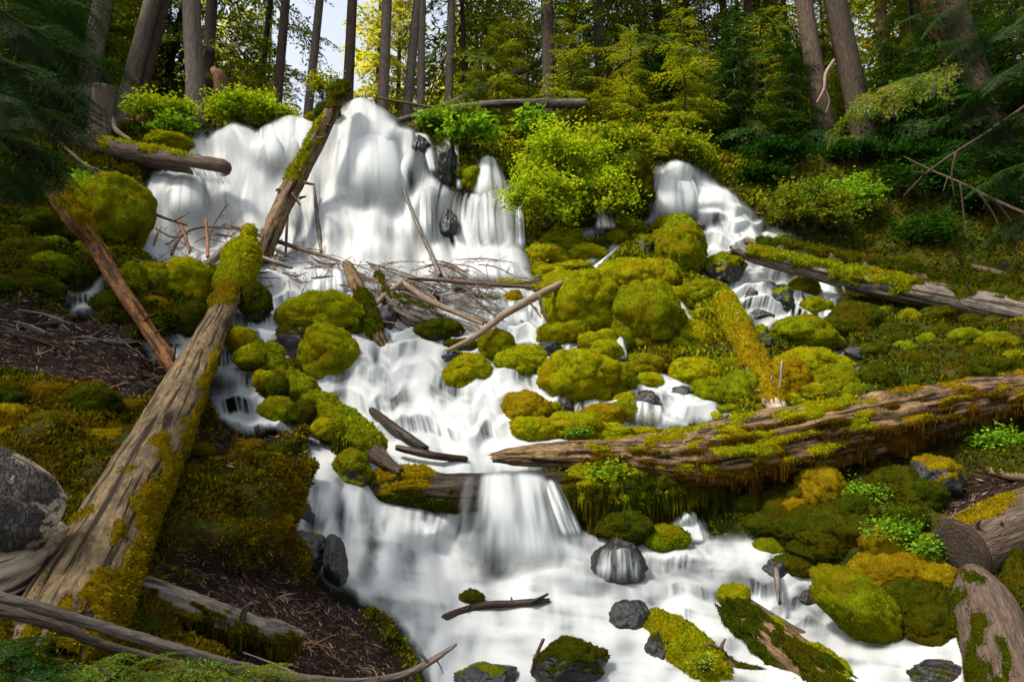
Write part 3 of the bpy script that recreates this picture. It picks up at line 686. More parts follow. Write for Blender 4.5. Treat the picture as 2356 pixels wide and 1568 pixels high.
# ------------------------------------------------------------------ logs, branches, trunks
def catmull(P, n):
    P = np.asarray(P, float)
    if len(P) == 2:
        u = np.linspace(0, 1, n)[:, None]; return P[0] * (1 - u) + P[1] * u
    Q = np.concatenate([[2 * P[0] - P[1]], P, [2 * P[-1] - P[-2]]])
    s = np.linspace(0, len(P) - 1 - 1e-6, n); i = s.astype(int); f = (s - i)[:, None]
    a, b, c, d = Q[i], Q[i + 1], Q[i + 2], Q[i + 3]
    return .5 * (2 * b + (c - a) * f + (2 * a - 5 * b + 4 * c - d) * f ** 2 + (3 * b - a - 3 * c + d) * f ** 3)
def tube(P, R, seg, rough=.0, ridge=.0, seed=0, ends=('round', 'round'), oval=1.0):
    """P centre line, R radii. Returns V, F(quads), lc, rings"""
    n = len(P); T = norm(np.gradient(P, axis=0)); r = np.random.default_rng(seed)
    up = np.array([0, 0, 1.0]) if abs(T[0][2]) < .9 else np.array([0, 1.0, 0])
    A1 = np.zeros((n, 3)); a = norm(np.cross(T[0], up))
    for i in range(n): a = norm(a - T[i] * (a @ T[i])); A1[i] = a
    A2 = np.cross(T, A1)
    s = np.concatenate([[0], np.cumsum(np.linalg.norm(np.diff(P, axis=0), axis=1))])
    th = np.linspace(0, 2 * math.pi, seg, endpoint=False)
    c, sn = np.cos(th)[None], np.sin(th)[None]; Rm = R[:, None]
    o = r.uniform(-40, 40, 3)
    q = np.stack([c * Rm, sn * Rm, np.repeat(s[:, None], seg, 1)], -1)
    d = np.ones((n, seg))
    rm = R.mean()
    if rough: d = d + rough * fbm(q * np.array([1, 1, .45]) / rm * .8 + o, 3)
    if ridge: d = d + ridge * (fbm(q * np.array([1, 1, .10]) / rm * 3.2 + o, 3) - .4 * np.abs(gn(q * np.array([1, 1, .06]) / rm * 1.6 + o)))
    V = P[:, None] + (A1[:, None] * c[..., None] + A2[:, None] * sn[..., None] * oval) * (Rm * d)[..., None]
    lc = q.copy()
    V = list(V); L = list(lc)
    def cap(first, mode):
        i = 0 if first else -1; sg = -1 if first else 1; ring = V[i]; cen = P[i]; t = T[i] * sg
        if mode == 'jag':
            j = (np.abs(gn(np.stack([np.cos(th) * 2.2, np.sin(th) * 2.2, np.full(seg, o[0])], -1))) * 2.2 + r.random(seg) * .5)[:, None]
            new = [ring + t * R[i] * j * .9 - (ring - cen) * .10, cen + (ring - cen) * .55 + t * R[i] * j * .35, np.repeat((cen + t * R[i] * .1)[None], seg, 0)]
        elif mode == 'cut':
            new = [cen + (ring - cen) * .965 + t * R[i] * .03, cen + (ring - cen) * .5 + t * R[i] * .035, np.repeat((cen + t * R[i] * .03)[None], seg, 0)]
        else:
            new = [cen + (ring - cen) * .75 + t * R[i] * .5, cen + (ring - cen) * .4 + t * R[i] * .75, np.repeat((cen + t * R[i] * .85)[None], seg, 0)]
        ls = [L[i] * np.array([f_, f_, 1.0]) for f_ in (.95, .5, .02)]
        return new, ls
    n0, l0 = cap(True, ends[0]); n1, l1 = cap(False, ends[1])
    V = n0[::-1] + V + n1; L = l0 + L + l1
    V = np.array(V); L = np.array(L)
    return V.reshape(-1, 3), gridF(len(V), seg, True), L.reshape(-1, 3), len(V)
def path(pts):
    """[(px, py, r_px, t or None or 'g'+lift)] -> 3-D centre line and radii"""
    P = []; R = []
    for p in pts:
        px, py, r = p[:3]; t = p[3] if len(p) > 3 and p[3] is not None else None
        if t is None: t = float(depth(px, py + r * .8)) * (1 - .7 * r / FOC) - .08
        elif t < 0: t = float(depth(px, py + r * .8)) + t
        P.append(P3(px, py, t)); R.append(r * t / FOC)
    return np.array(P), np.array(R)
def log(name, label, pts, mat, cat='log', group=None, ends=('jag', 'jag'), rough=.07, ridge=.05, seed=1, moss=None, stubs=(), seg=None, forks=(), oval=1.0, parent=None, capmat=None):
    P, R = path(pts); Ln = np.linalg.norm(np.diff(P, axis=0), axis=1).sum()
    rpx = max(p[2] for p in pts)
    seg = seg or int(np.clip(rpx * 1.3, 7, 72)); n = int(np.clip(Ln / (R.mean() * .22 if rpx > 15 else R.mean() * 1.2), 10, 200))
    PR = catmull(np.concatenate([P, R[:, None]], 1), n)
    Vc, Rc = PR[:, :3], np.maximum(PR[:, 3], R.min() * .5)
    base = Vc[n // 2].copy(); Vc = Vc - base
    V, F, lc, rings = tube(Vc, Rc, seg, rough, ridge, seed, ends, oval)
    r = np.random.default_rng(seed + 900)
    Vs, Fs, Ls = [V], [F], [lc]; off = len(V)
    for f in forks:                      # side twigs that belong to the same branch
        Pf, Rf = path(f); Pf = Pf - base; m = max(4, len(Pf) * 3)
        PRf = catmull(np.concatenate([Pf, Rf[:, None]], 1), m)
        v, ff, l, _ = tube(PRf[:, :3], np.maximum(PRf[:, 3], .0015), 6, .05, 0, seed + 5)
        Vs.append(v); Fs.append(ff + off); Ls.append(l); off += len(v)
    mats = [M[mat]] + ([M[capmat]] if capmat else []); mi = None
    Fall = np.concatenate(Fs)
    if capmat:
        mi = np.zeros(len(Fall), int); mi[:3 * seg] = 1
    o = link(name, mesh(name, np.concatenate(Vs), Fall, mats, mi, attrs={'lc': np.concatenate(Ls)}), base, parent)
    if parent is None: tag(o, label, cat, group)
    N = vnormals(V, F)
    sgn = np.sign((N.reshape(rings, seg, 3)[4:-4] * (V.reshape(rings, seg, 3)[4:-4] - Vc[1:-1][:rings - 8, None])).sum()); N *= sgn if sgn else 1
    for k_, mo in enumerate(moss or ()):
        side = norm(np.array(mo.get('side', (0, -.2, 1)), float)); lo, hi = mo.get('range', (0, 1)); ss = lc[:, 2] / max(lc[:, 2].max(), 1e-6)
        m = N @ side * mo.get('k', .9) + (mo['cov'] - .5) * 2 + mo.get('nz', .5) * fbm(lc * np.array([1, 1, .45]) / max(R.mean(), .02) * mo.get('f', 1.0) + 31 * k_, 3)
        m = m * sstep(lo - .03, lo + .03, ss) * sstep(hi + .03, hi - .03, ss)
        me = moss_mesh('moss', V, F, N, np.clip(m, 0, 1), mo.get('th', .35) * R.mean(), mo.get('cell', 1.2) * R.mean(), (MOSS | M)[mo.get('mat', 'green')], mo.get('tuft', 5.0) * CAM_t(base) / FOC, mo.get('dens', 1.2), mo.get('hang', 0), r)
        if me: link(mo.get('name', 'moss'), me, parent=o)
    for sb in stubs:                     # (px, py of foot, px, py of tip, r)
        x0, y0, x1, y1, rr = sb[:5]
        ax = proj(Vc + base); j = int(np.argmin(np.hypot(ax[0] - x0, ax[1] - y0))); t = float(ax[2][j]) - Rc[j] * .8
        a = P3(x0, y0, t) - base; b = P3(x1, y1, t - .05) - base; w = rr * t / FOC
        PP = catmull([a, (a + b) / 2 + r.normal(size=3) * w * .4, b], 7)
        v, ff, l, _ = tube(PP, np.linspace(w, w * .55, 7), 8, .12, .1, seed + 3, ('round', 'jag'))
        link('branch_stub', mesh('branch_stub', v, ff, M[mat if mat != 'wood_pale' else 'wood_brown'], attrs={'lc': l}), parent=o)
    return o
def CAM_t(b): return float(proj(np.asarray(b)[None])[2][0])

log('fallen_log', 'giant pale bare log slanting from the near left corner up to the debris dam',
    [(110,1520,128,2.85),(195,1350,103,3.25),(287,1160,77,4.1),(375,995,61,5.3),(455,830,40,7.2),(508,725,29,9.0),(532,660,29,10.0),(560,585,32,11.2)], 'wood_pale',
    ends=('jag','round'), rough=.05, ridge=.035, seed=2, seg=80,
    moss=[dict(cov=.10,side=(1,-.1,-.3),mat='gold',range=(0,.55),th=.10,cell=.4,f=1.6,nz=.8,k=1.25,tuft=4.2),
          dict(cov=.30,side=(.8,-.6,-.1),mat='gold',range=(.0,.24),th=.12,cell=.4,f=1.3,nz=.8,k=.9,tuft=4.2),
          dict(cov=.95,side=(.2,-.2,1),mat='bright',range=(.86,1.02),th=.40,cell=1.0,nz=.3,tuft=5),
          dict(cov=.4,side=(0,-.5,1),mat='gold',range=(.74,.82),th=.25,cell=.8,nz=.7)],
    stubs=[(505,840,514,800,3),(432,868,446,846,3),(466,800,480,790,3)])
log('fallen_log', 'short mossy log tip poking up behind the giant log top', [(560,600,20,11.6),(572,545,14,11.9),(574,528,12,12.0)], 'wood_brown', ends=('round','round'), seed=3,
    moss=[dict(cov=.9,mat='bright',th=.3)])
log('slanting_snag', 'thin slanting trunk on the left, mossy above and orange and barkless below',
    [(60,345,22,-2.0),(120,430,23,-2.2),(170,500,23,-2.1),(222,570,19,-1.7),(262,640,17,-1.2),(303,700,17,-.8),(345,765,16,-.3),(385,825,17,-.2),(410,868,15,7.2)], 'wood_orange', cat='log', seed=4, rough=.10, ridge=.08,
    moss=[dict(cov=.30,side=(.3,-.3,1),mat='gold',range=(0,.45),th=.4,cell=1.0,nz=.9)],
    stubs=[(238,600,228,585,3),(330,740,356,722,3),(365,800,350,806,3),(395,835,404,790,3),(375,845,355,850,3),(350,770,372,758,2.5)])
log('fallen_log', 'dark barked log with water dripping over its end, on the left lip of the falls',
    [(60,290,22,13.0),(130,312,23,12.9),(230,338,24,12.8),(350,362,24,12.7),(450,378,23,12.6),(515,386,20,12.55)], 'bark_brown', ends=('jag','round'), seed=5, ridge=.10, rough=.08,
    moss=[dict(cov=.22,mat='bright',range=(.4,.85),th=.25,nz=.8)])
log('leaning_snag', 'bare weathered trunk leaning in the main fall with mossy shoulder and shelf fungi',
    [(785,210,17,13.7),(760,262,18,13.2),(725,330,20,12.8),(690,395,22,12.6),(655,465,22,12.3),(625,535,21,12.0),(606,590,18,11.9)], 'wood_brown', ends=('jag','jag'), seed=6, ridge=.13, rough=.09,
    moss=[dict(cov=.28,side=(-.3,-.5,.6),mat='green',range=(.25,.62),th=.22,nz=.6),dict(cov=.5,side=(0,0,1),mat='olive',range=(0,.18),th=.6)],
    stubs=[(700,420,722,424,4),(690,455,702,452,4),(672,445,690,470,4),(648,440,636,438,4),(730,318,752,312,4),(742,285,760,290,4),(640,500,625,498,3)])
B(752,258,58,36,'m','shaggy mossy knob on the crown of the leaning snag',cov=1,mat='olive',dt=.6,name='mossy_boulder')
B(722,272,36,24,'m','smaller mossy knob low on the crown of the leaning snag',cov=1,mat='green',dt=.5,name='mossy_boulder')
log('dead_branch', 'thin dead pole standing upright against the leaning snag',[(668,385,3,-.5),(664,450,3.5,-.6),(660,520,3.5,-.6),(657,590,3,-.5)],'twig',cat='branch',seed=61)
log('dead_branch', 'pale pole drowned in the main fall, right of the leaning snag',[(722,430,3,-.5),(730,500,5,-.5),(740,580,5,-.4)],'wood_grey',cat='branch',seed=62)
log('dead_branch', 'dark slanting pole in the foot of the main fall',[(925,430,3,-.5),(962,520,4.5,-.6),(985,570,5,-.6),(1012,632,6,-.5)],'wood_grey',cat='branch',seed=63)
log('fallen_log', 'great rotten log crossing the right half of the stream with moss skirts',
    [(1140,1052,12,7.25),(1180,1048,20,7.2),(1250,1046,27,7.15),(1400,1046,36,7.0),(1550,1052,60,6.85),(1700,1036,74,6.75),(1850,1008,76,6.75),(2000,978,69,6.85),(2150,945,56,7.0),(2356,905,46,7.2),(2560,875,44,7.4)], 'wood_brown',
    ends=('jag','round'), seed=7, rough=.10, ridge=.16, seg=90,
    moss=[dict(cov=.10,side=(0,-.8,-.6),mat='rust',range=(.12,1),th=.14,cell=.4,nz=.9,hang=.09,k=.9,tuft=4.0,f=1.8),
          dict(cov=.06,side=(0,-.7,.6),mat='bright',range=(.15,.55),th=.16,cell=.4,nz=1.2,k=.9,tuft=4.6,f=1.6),
          dict(cov=.14,side=(0,-.4,1),mat='gold',range=(.60,1),th=.16,cell=.4,nz=1.1,tuft=4.4)],
    stubs=[(2280,960,2292,975,4),(1990,1010,1998,1030,4)])
log('fallen_log', 'lower rotten log carrying the lip of the near waterfall, with a mossy broken end',
    [(868,1136,44,6.85),(950,1128,43,6.85),(1090,1130,42,6.85),(1300,1128,43,6.85),(1450,1128,50,6.9),(1620,1112,46,6.95),(1760,1090,34,7.0)], 'wood_dark',
    ends=('jag','round'), seed=8, rough=.10, ridge=.12, seg=70,
    moss=[dict(cov=.40,side=(-.2,-.2,1),mat='gold',range=(0,.13),th=.3,cell=.8,nz=.6,tuft=4.5),dict(cov=.3,side=(0,-.4,-1),mat='olive',range=(0,.22),th=.15,hang=.06),
          dict(cov=.75,side=(0,-.7,.4),mat='bright',range=(.5,.72),th=.35,cell=.8,hang=.10,tuft=4.5),dict(cov=.7,side=(0,-.6,-.6),mat='olive',range=(.48,1),th=.4,hang=.28)])
log('fallen_log', 'long pale fallen log reaching in from the right over the dim boulder field',
    [(1690,574,10,12.6),(1740,588,18,12.5),(1850,615,22,12.2),(1980,648,27,11.8),(2120,675,31,11.3),(2260,702,34,10.9),(2420,735,37,10.4),(2600,770,38,10.0)], 'wood_grey',
    ends=('jag','round'), seed=9, ridge=.08, rough=.07, seg=44,
    moss=[dict(cov=.58,side=(0,-.1,1),mat='green',range=(.05,.5),th=.35,cell=1.4,nz=.8),dict(cov=.12,side=(0,-.3,1),mat='olive',range=(.5,.9),th=.15,nz=.9)],
    stubs=[(1850,685,1846,672,3),(2080,668,2092,648,3),(2232,665,2224,652,3),(1940,660,1944,676,3),(2160,715,2160,740,3),(2030,640,2036,632,3)])
log('fallen_log', 'moss blanketed fallen log lying behind the pale one on the right',
    [(1718,556,8,13.4),(1780,568,14,13.2),(1880,590,20,13.0),(2000,614,19,12.7),(2150,645,18,12.3),(2300,680,17,11.8),(2450,712,17,11.4)], 'wood_pale',
    ends=('jag','round'), seed=10, ridge=.08, moss=[dict(cov=.52,side=(0,-.2,1),mat='olive',range=(.05,1),th=.5,cell=1.6,nz=.7)])
log('fallen_log', 'small bare pale log end at the right margin above the fallen pair',[(2238,614,9,12.8),(2300,632,10,12.4),(2420,665,11,11.8)],'wood_pale',seed=11,ends=('cut','round'))
log('fallen_log', 'golden mossy log with bare cream patches running down to the great log',
    [(1668,690,20,11.2),(1690,745,25,10.6),(1722,810,29,9.9),(1755,875,27,9.2),(1782,925,25,8.6),(1795,950,20,8.4)], 'wood_cream', ends=('jag','round'), seed=12, ridge=.05,
    moss=[dict(cov=.50,side=(-.3,-.3,.9),mat='gold',range=(0,.95),th=.28,cell=1.1,nz=1.0,f=.8),dict(cov=.8,mat='bright',range=(0,.3),th=.35,nz=.5)],
    stubs=[(1790,905,1800,832,5),(1768,900,1776,866,4),(1762,905,1740,898,4),(1692,745,1696,722,5),(1672,700,1670,686,4)])
log('fallen_log', 'shaggy mossy trunk curving down from the giant log to the lower pool',
    [(530,765,14,8.9),(570,800,20,8.7),(620,840,22,8.4),(680,892,24,8.1),(730,945,30,7.75),(790,985,36,7.4),(850,1030,28,7.05),(885,1062,17,6.85),(918,1085,12,6.75)], 'bark_dark', ends=('round','jag'), seed=13, ridge=.12,
    moss=[dict(cov=.66,side=(.1,-.3,1),mat='green',range=(.02,.88),th=.55,cell=1.1,nz=.6,hang=.10),dict(cov=.5,side=(0,-.4,-.6),mat='olive',range=(.05,.8),th=.4,hang=.16)])
log('fallen_log', 'mossy rotten trunk piece pointing down right at the bottom edge',
    [(1685,1400,24,5.4),(1735,1445,42,5.2),(1800,1500,52,4.95),(1880,1560,58,4.7),(1960,1620,60,4.5)], 'wood_brown', ends=('jag','round'), seed=14, ridge=.14, rough=.12,
    moss=[dict(cov=.30,side=(-.3,-.5,.1),mat='olive',th=.3,cell=.6,nz=1.0,tuft=4.5,hang=.06),dict(cov=.12,side=(.5,-.2,.8),mat='bright',range=(.3,1),th=.25,nz=1.0,tuft=4.5)])
log('fallen_log', 'fluffy green moss stub in the water at the bottom edge',
    [(1510,1440,26,5.5),(1560,1490,50,5.2),(1610,1545,56,4.95),(1650,1600,52,4.8)], 'bark_dark', ends=('round','round'), seed=15,
    moss=[dict(cov=1.15,side=(0,-.3,1),mat='bright',th=.32,cell=.9,nz=.2,tuft=5.5,dens=1.5)])
log('dead_branch', 'straight dark pole lying above the rotten trunk piece in the water',[(1700,1372,11,5.5),(1780,1425,13,5.3),(1860,1468,12,5.15),(1950,1508,8,5.05),(2010,1532,4,4.95)],'bark_brown',cat='branch',seed=16)
log('cut_log', 'thick grey brown log with a sawn end on the right bank',[(2215,1262,72,5.0),(2300,1225,73,5.1),(2420,1180,72,5.2),(2560,1130,72,5.3)],'bark_brown',ends=('cut','round'),seed=17,ridge=.03,rough=.03,capmat='bark_dark',seg=64,
    moss=[dict(cov=.08,mat='gold',th=.08,nz=.9)],stubs=[(2250,1215,2256,1196,5),(2298,1215,2305,1200,5)])
log('fallen_log', 'great brown mossy trunk leaning down into the lower right corner',[(2240,1330,36,4.7),(2262,1385,62,4.5),(2290,1470,74,4.15),(2320,1560,82,3.8),(2345,1640,86,3.6)],'bark_brown',ends=('round','round'),seed=18,ridge=.03,rough=.04,seg=64,
    moss=[dict(cov=.2,side=(-1,-.2,.2),mat='olive',th=.12,nz=.6,tuft=4.2)])
log('fallen_log', 'small mossy trunk behind the great brown one at the right margin',[(2310,1250,20,4.95),(2335,1320,24,4.8),(2350,1400,26,4.6),(2375,1480,26,4.4)],'bark_dark',seed=19,moss=[dict(cov=.7,mat='olive',side=(-.4,-.6,.5),th=.25)])
log('fallen_log', 'short pale log lying on the path at the far right',[(2280,1080,13,6.3),(2330,1092,15,6.2),(2420,1105,16,6.1)],'wood_pale',seed=20,ends=('round','round'),moss=[dict(cov=.35,mat='olive',th=.2)])
log('broken_log', 'cream broken log with a plate of coarse dark bark at the left margin',[(-260,1120,150,3.0),(-120,1140,130,3.05),(0,1165,112,3.1),(70,1185,92,3.15),(120,1200,66,3.2)],'wood_cream',seed=21,ends=('round','cut'),rough=.13,ridge=.07,seg=90,
    moss=[dict(name='bark',mat='bark_chip',cov=.56,side=(.5,-.9,.0),range=(.45,.9),th=.12,cell=.10,nz=.9,k=.8,f=1.6,dens=.5,tuft=5)])
log('broken_log', 'weathered cream wood wedge under the coarse bark, beside the giant log foot',[(-120,1340,70,2.95),(0,1315,70,3.05),(70,1270,52,3.25),(130,1235,36,3.45)],'wood_cream',seed=23,ends=('round','cut'),rough=.14,ridge=.12)
log('fallen_log', 'decaying low log with a pale top and moss flanks on the near left bank',[(290,1352,34,3.55),(380,1378,34,3.6),(470,1408,32,3.68),(560,1436,30,3.8),(640,1452,24,3.9),(690,1460,12,4.0)],'wood_grey',seed=24,ends=('round','jag'),ridge=.14,
    moss=[dict(cov=.30,side=(-.1,-1,-.5),mat='umber',th=.45,cell=.6,nz=.7,hang=.07,tuft=4.4)],stubs=[(560,1420,578,1388,9)])
log('dead_branch', 'long knobbly grey branch sweeping across the bottom left foreground',[(-60,1358,12,2.3),(60,1388,12.5,2.35),(180,1425,12.5,2.45),(300,1462,13,2.55),(420,1498,13,2.65),(560,1535,12,2.8),(700,1562,11,2.9),(830,1568,9,3.05),(930,1550,8,3.15),(1000,1515,7,3.2),(1048,1482,4,3.25)],'bark_grey',cat='branch',seed=25,seg=16,rough=.16,ridge=.0,
    forks=[[(985,1522,4,3.18),(970,1505,3.5,3.18),(958,1490,2,3.2)],[(700,1560,5,2.9),(640,1530,2.5,2.95),(560,1500,1.5,3.0)],[(870,1560,3,3.08),(860,1540,2,3.1),(835,1535,1,3.1)],[(560,1535,4,2.8),(610,1580,3,2.8)],[(1000,1512,3,3.2),(1012,1530,1.5,3.2),(1020,1550,1,3.2)]])
log('dead_branch', 'darker branch crossing under the long grey one in the bottom left corner',[(-60,1388,13,2.42),(60,1418,13,2.48),(150,1446,13,2.55),(230,1480,10,2.62),(330,1505,8,2.7),(430,1530,6,2.75)],'bark_brown',cat='branch',seed=26,seg=16,rough=.16,
    forks=[[(205,1465,6,2.6),(180,1455,4,2.6)]])
log('dead_branch', 'wet dark branch lying in the pool below the near waterfall',[(1020,1424,12,-.1),(1060,1408,10,-.12),(1110,1392,9,-.15),(1180,1388,8,-.15),(1225,1384,8,-.15),(1262,1380,5,-.15)],'wood_dark',cat='branch',seed=27,seg=12,rough=.12,
    forks=[[(1075,1402,4,-.2),(1088,1388,2,-.2)],[(1180,1386,3,-.2),(1176,1374,2,-.2)],[(1225,1384,5,-.2),(1245,1374,4,-.22),(1260,1366,3,-.25)]])
log('dead_branch', 'grey drowned pole under the middle rapids',[(835,930,9,-.02),(885,968,11,-.22),(925,998,12,-.25),(975,1032,11,-.12)],'wood_dark',cat='branch',seed=28)
log('dead_branch', 'dark wet stick floating at the brink of the lower log pool',[(915,1030,7,-.3),(950,1038,9,-.3),(1000,1048,9,-.25),(1070,1056,8,-.1)],'wood_dark',cat='branch',seed=29)
log('dead_branch', 'small forked black twig in the middle rapids',[(968,850,4,-.2),(966,878,5,-.2),(976,898,4,-.2),(990,912,3,-.2)],'twig',cat='branch',seed=30,forks=[[(968,850,3,-.2),(990,842,2,-.2)],[(970,885,3,-.2),(980,880,1,-.2)]])
log('dead_branch', 'long orange brown stick leaning on the tall golden moss mound',[(1030,806,5,9.5),(1090,776,7,9.6),(1160,724,8.5,9.9),(1230,684,9,10.2),(1285,655,8.5,10.45),(1312,640,6,10.6)],'twig_pale',cat='branch',seed=31,seg=12,
    forks=[[(1140,740,3,9.8),(1136,722,2,9.8)],[(1240,680,5,10.2),(1246,700,3,10.2),(1262,740,2,10.2)],[(1215,690,3,10.1),(1245,730,1.5,10.1)]])
log('slanting_snag', 'short mossy snag slanting down right through the debris dam',[(800,612,13,-.35),(820,655,16,-.35),(845,705,19,-.4),(865,760,18,-.4),(885,800,12,-.3),(900,822,5,-.25)],'wood_brown',cat='log',seed=32,ridge=.15,
    moss=[dict(cov=.55,side=(-.5,-.5,.4),mat='olive',range=(.4,.85),th=.3,nz=.6)])
log('root_mass', 'dark tangled root trunk of the debris dam, running down right',[(870,630,8,-.35),(890,680,16,-.35),(940,715,24,-.35),(990,735,22,-.3),(1030,750,10,-.25)],'wood_grey',cat='log',seed=33,ridge=.25,rough=.3,
    moss=[dict(cov=.2,mat='olive',th=.2)])
log('fallen_log', 'broken brown log resting crosswise at the right end of the debris dam',[(1040,642,6,-.2),(1120,650,8,-.2),(1180,655,10,-.2),(1240,668,10,-.15)],'twig',seed=34,moss=[dict(cov=.35,mat='bright',th=.4,range=(.5,1))])
log('dead_branch', 'thin dead branch reaching from the left bank over the main fall',[(118,310,4,11.5),(190,375,4,11.4),(250,420,4,11.4),(310,470,4,11.5),(370,498,3.5,11.7),(430,518,2,11.9)],'twig',cat='branch',seed=35,forks=[[(400,508,2,11.7),(435,490,1.2,11.7)],[(190,375,2,11.4),(240,395,1.2,11.3),(290,410,.8,11.3)],[(250,425,2,11.4),(290,480,1.2,11.4),(285,520,.8,11.4)]])
log('fallen_log', 'slender grey trunk slanting up among the trees behind the falls',[(915,278,6,16.0),(1000,252,8,16.8),(1090,215,9,17.8),(1170,175,9,18.8),(1250,140,7,19.8)],'bark_grey',seed=36)
log('fallen_log', 'weathered horizontal log with a splintered end behind the falls',[(1040,250,9,16.2),(1130,240,9,16.3),(1230,238,10,16.5),(1345,238,11,16.8)],'wood_grey',seed=37)
log('cut_log', 'small sawn log end beside the tall left stump',[(305,272,10,14.6),(332,278,12,14.0)],'wood_orange',seed=38,ends=('round','cut'))
log('dead_branch', 'little orange tipped twig poking from the rocks of the right pool',[(1310,975,4,-.2),(1322,955,5,-.2),(1330,932,4,-.2)],'twig_pale',cat='branch',seed=39)
log('dead_branch', 'arched red brown twig over the dark wedge rock',[(640,1240,3.5,5.35),(690,1245,4,5.3),(725,1270,4,5.25),(736,1310,3,5.2),(720,1340,2,5.2)],'twig_rust',cat='branch',seed=40,forks=[[(665,1240,3,5.3),(672,1270,2,5.3),(680,1305,1.5,5.3)],[(728,1290,2,5.2),(708,1320,1,5.2)]])
log('dead_branch', 'half buried pale root running down the near left bank',[(440,1190,4,-.02),(500,1230,6,-.03),(560,1265,7,-.03),(615,1300,4,-.02)],'wood_grey',cat='branch',seed=41)
log('dead_branch', 'mossy knotted dead branch beside the fluffy moss stub',[(1655,1500,10,4.9),(1690,1530,9,4.85),(1740,1540,7,4.8),(1810,1568,5,4.75)],'twig',cat='branch',seed=42,forks=[[(1670,1515,6,4.9),(1660,1490,5,4.9),(1668,1470,3,4.9)],[(1655,1490,3,4.9),(1630,1480,2,4.9),(1610,1495,1,4.9)],[(1740,1540,5,4.8),(1760,1575,3,4.8)]],moss=[dict(cov=.3,mat='olive',th=.5)])
log('dead_branch', 'short drowned stick standing in the stream at the right bank',[(1786,1310,6,-.25),(1790,1345,7,-.3),(1794,1385,5,-.3)],'wood_grey',cat='branch',seed=43)
log('dead_branch', 'thin stick leaning on the big cracked rock at the bottom edge',[(1250,1470,4,4.9),(1235,1505,4,4.9),(1222,1545,3,4.9)],'twig',cat='branch',seed=44)
log('dead_branch', 'long dead bough slanting down from the right margin through the dark firs',[(2400,215,4.5,9),(2280,300,4,9.2),(2200,350,3.5,9.5),(2130,400,2.5,9.8),(2080,450,1.5,10)],'bark_dark',cat='branch',seed=45,forks=[[(2200,350,4,9.5),(2190,400,2.5,9.5),(2196,450,1.5,9.5)],[(2280,300,4,9.2),(2300,280,3,9.2)],[(2130,400,3,9.8),(2100,395,1.5,9.8)]])
log('dead_branch', 'bare bleached bough hanging in the shade under the right firs',[(2080,360,1.5,10.2),(2140,390,2.2,10),(2210,420,2.8,9.7),(2290,460,3.4,9.4),(2380,500,4,9.1)],'bark_brown',cat='branch',seed=46,forks=[[(2210,420,3,9.7),(2215,470,2,9.7),(2222,540,1,9.7)],[(2250,440,3,9.5),(2290,500,2,9.5),(2310,560,1,9.5)],[(2290,460,3,9.4),(2330,520,2,9.4),(2345,600,1,9.4)],[(2180,410,2,9.8),(2170,440,1,9.8)]])

# sticks of the debris dam
main_sticks = [
 ('pale barkless stick running down right along the debris dam',[(925,650,7),(985,690,7),(1040,715,6),(1110,745,4)],'twig_pale'),
 ('long dark stick from the leaning snag foot to the dam',[(535,520,4),(600,542,5),(690,572,5),(780,600,3)],'twig'),
 ('grey brown stick on the crest of the dam by the moss bank',[(940,640,4),(1020,645,5),(1100,652,5),(1225,660,3)],'twig'),
 ('short thick stick crossing over the mossy snag of the dam',[(858,705,6),(885,680,7),(925,650,8)],'twig_pale'),
 ('straight twig low in front of the dam with a mossy tip',[(925,672,4),(1000,700,4),(1070,725,4),(1120,742,3)],'twig'),
 ('stout black stick at the left foot of the main fall',[(308,600,4),(350,606,6),(420,612,6),(470,612,4)],'bark_dark'),
 ('thick grey stick right of the leaning snag foot',[(595,590,5),(640,605,6),(670,615,4)],'wood_grey'),
 ('upright reddish stick in the left part of the dam',[(473,505,3),(477,545,4),(478,590,4)],'twig_rust'),
 ('slanting reddish stick left of the upright one',[(412,505,4),(425,540,4),(436,580,3)],'twig_rust'),
 ('arched grey twig in the left part of the dam',[(395,585,4),(415,545,3.5),(450,525,3),(500,522,2.5),(560,530,2)],'twig'),
 ('thick weathered knee of wood before the leaning snag',[(470,612,8),(500,588,10),(525,565,8)],'wood_grey'),
 ('curved twig drooping over the middle rapids',[(840,640,3),(880,650,3),(910,675,2.5),(922,700,2)],'twig'),
 ('broken dark stick half afloat above the double humped boulder',[(668,690,2),(690,685,5),(702,680,2)],'twig'),
]
r_ = np.random.default_rng(5)
for i, (lb, pts, mt) in enumerate(main_sticks):
    pts = [(a, b, c, -.6) for a, b, c in pts]
    log('dead_branch', lb, pts, mt, cat='branch', seed=200 + i, seg=8, forks=[[(pts[1][0], pts[1][1], 2, -.62), (pts[1][0] + r_.uniform(-30, 30), pts[1][1] - r_.uniform(10, 30), 1, -.5)]])
def random_sticks(n, box, lab, group, seed, lift=.55, rr=(1.0, 2.8), L=(40, 150), ang=(-.6, .7), mats=('twig', 'twig_pale', 'wood_grey')):
    r = np.random.default_rng(seed)
    for i in range(n):
        x, y = r.uniform(box[0], box[2]), r.uniform(box[1], box[3]); a = r.uniform(*ang); l = r.uniform(*L); w = r.uniform(*rr)
        dx, dy = math.cos(a) * l / 2, math.sin(a) * l / 2; lf = -lift * r.uniform(.3, 1.2); b = r.normal() * .08 * l
        pts = [(x - dx, y - dy, w * .6, lf), (x, y + b, w, lf), (x + dx, y + dy, w * .4, lf)]
        fk = [[(x + dx * q, y + dy * q, w * .5, lf), (x + dx * (q + .3) + r.normal() * 8, y + dy * q + r.choice([-1, 1]) * r.uniform(8, 26), w * .2, lf - .05)] for q in r.uniform(-.6, .6, 3)]
        log('dead_twig', lab, pts, mats[i % len(mats)], cat='twig', group=group, seed=seed * 50 + i, seg=6, forks=fk)
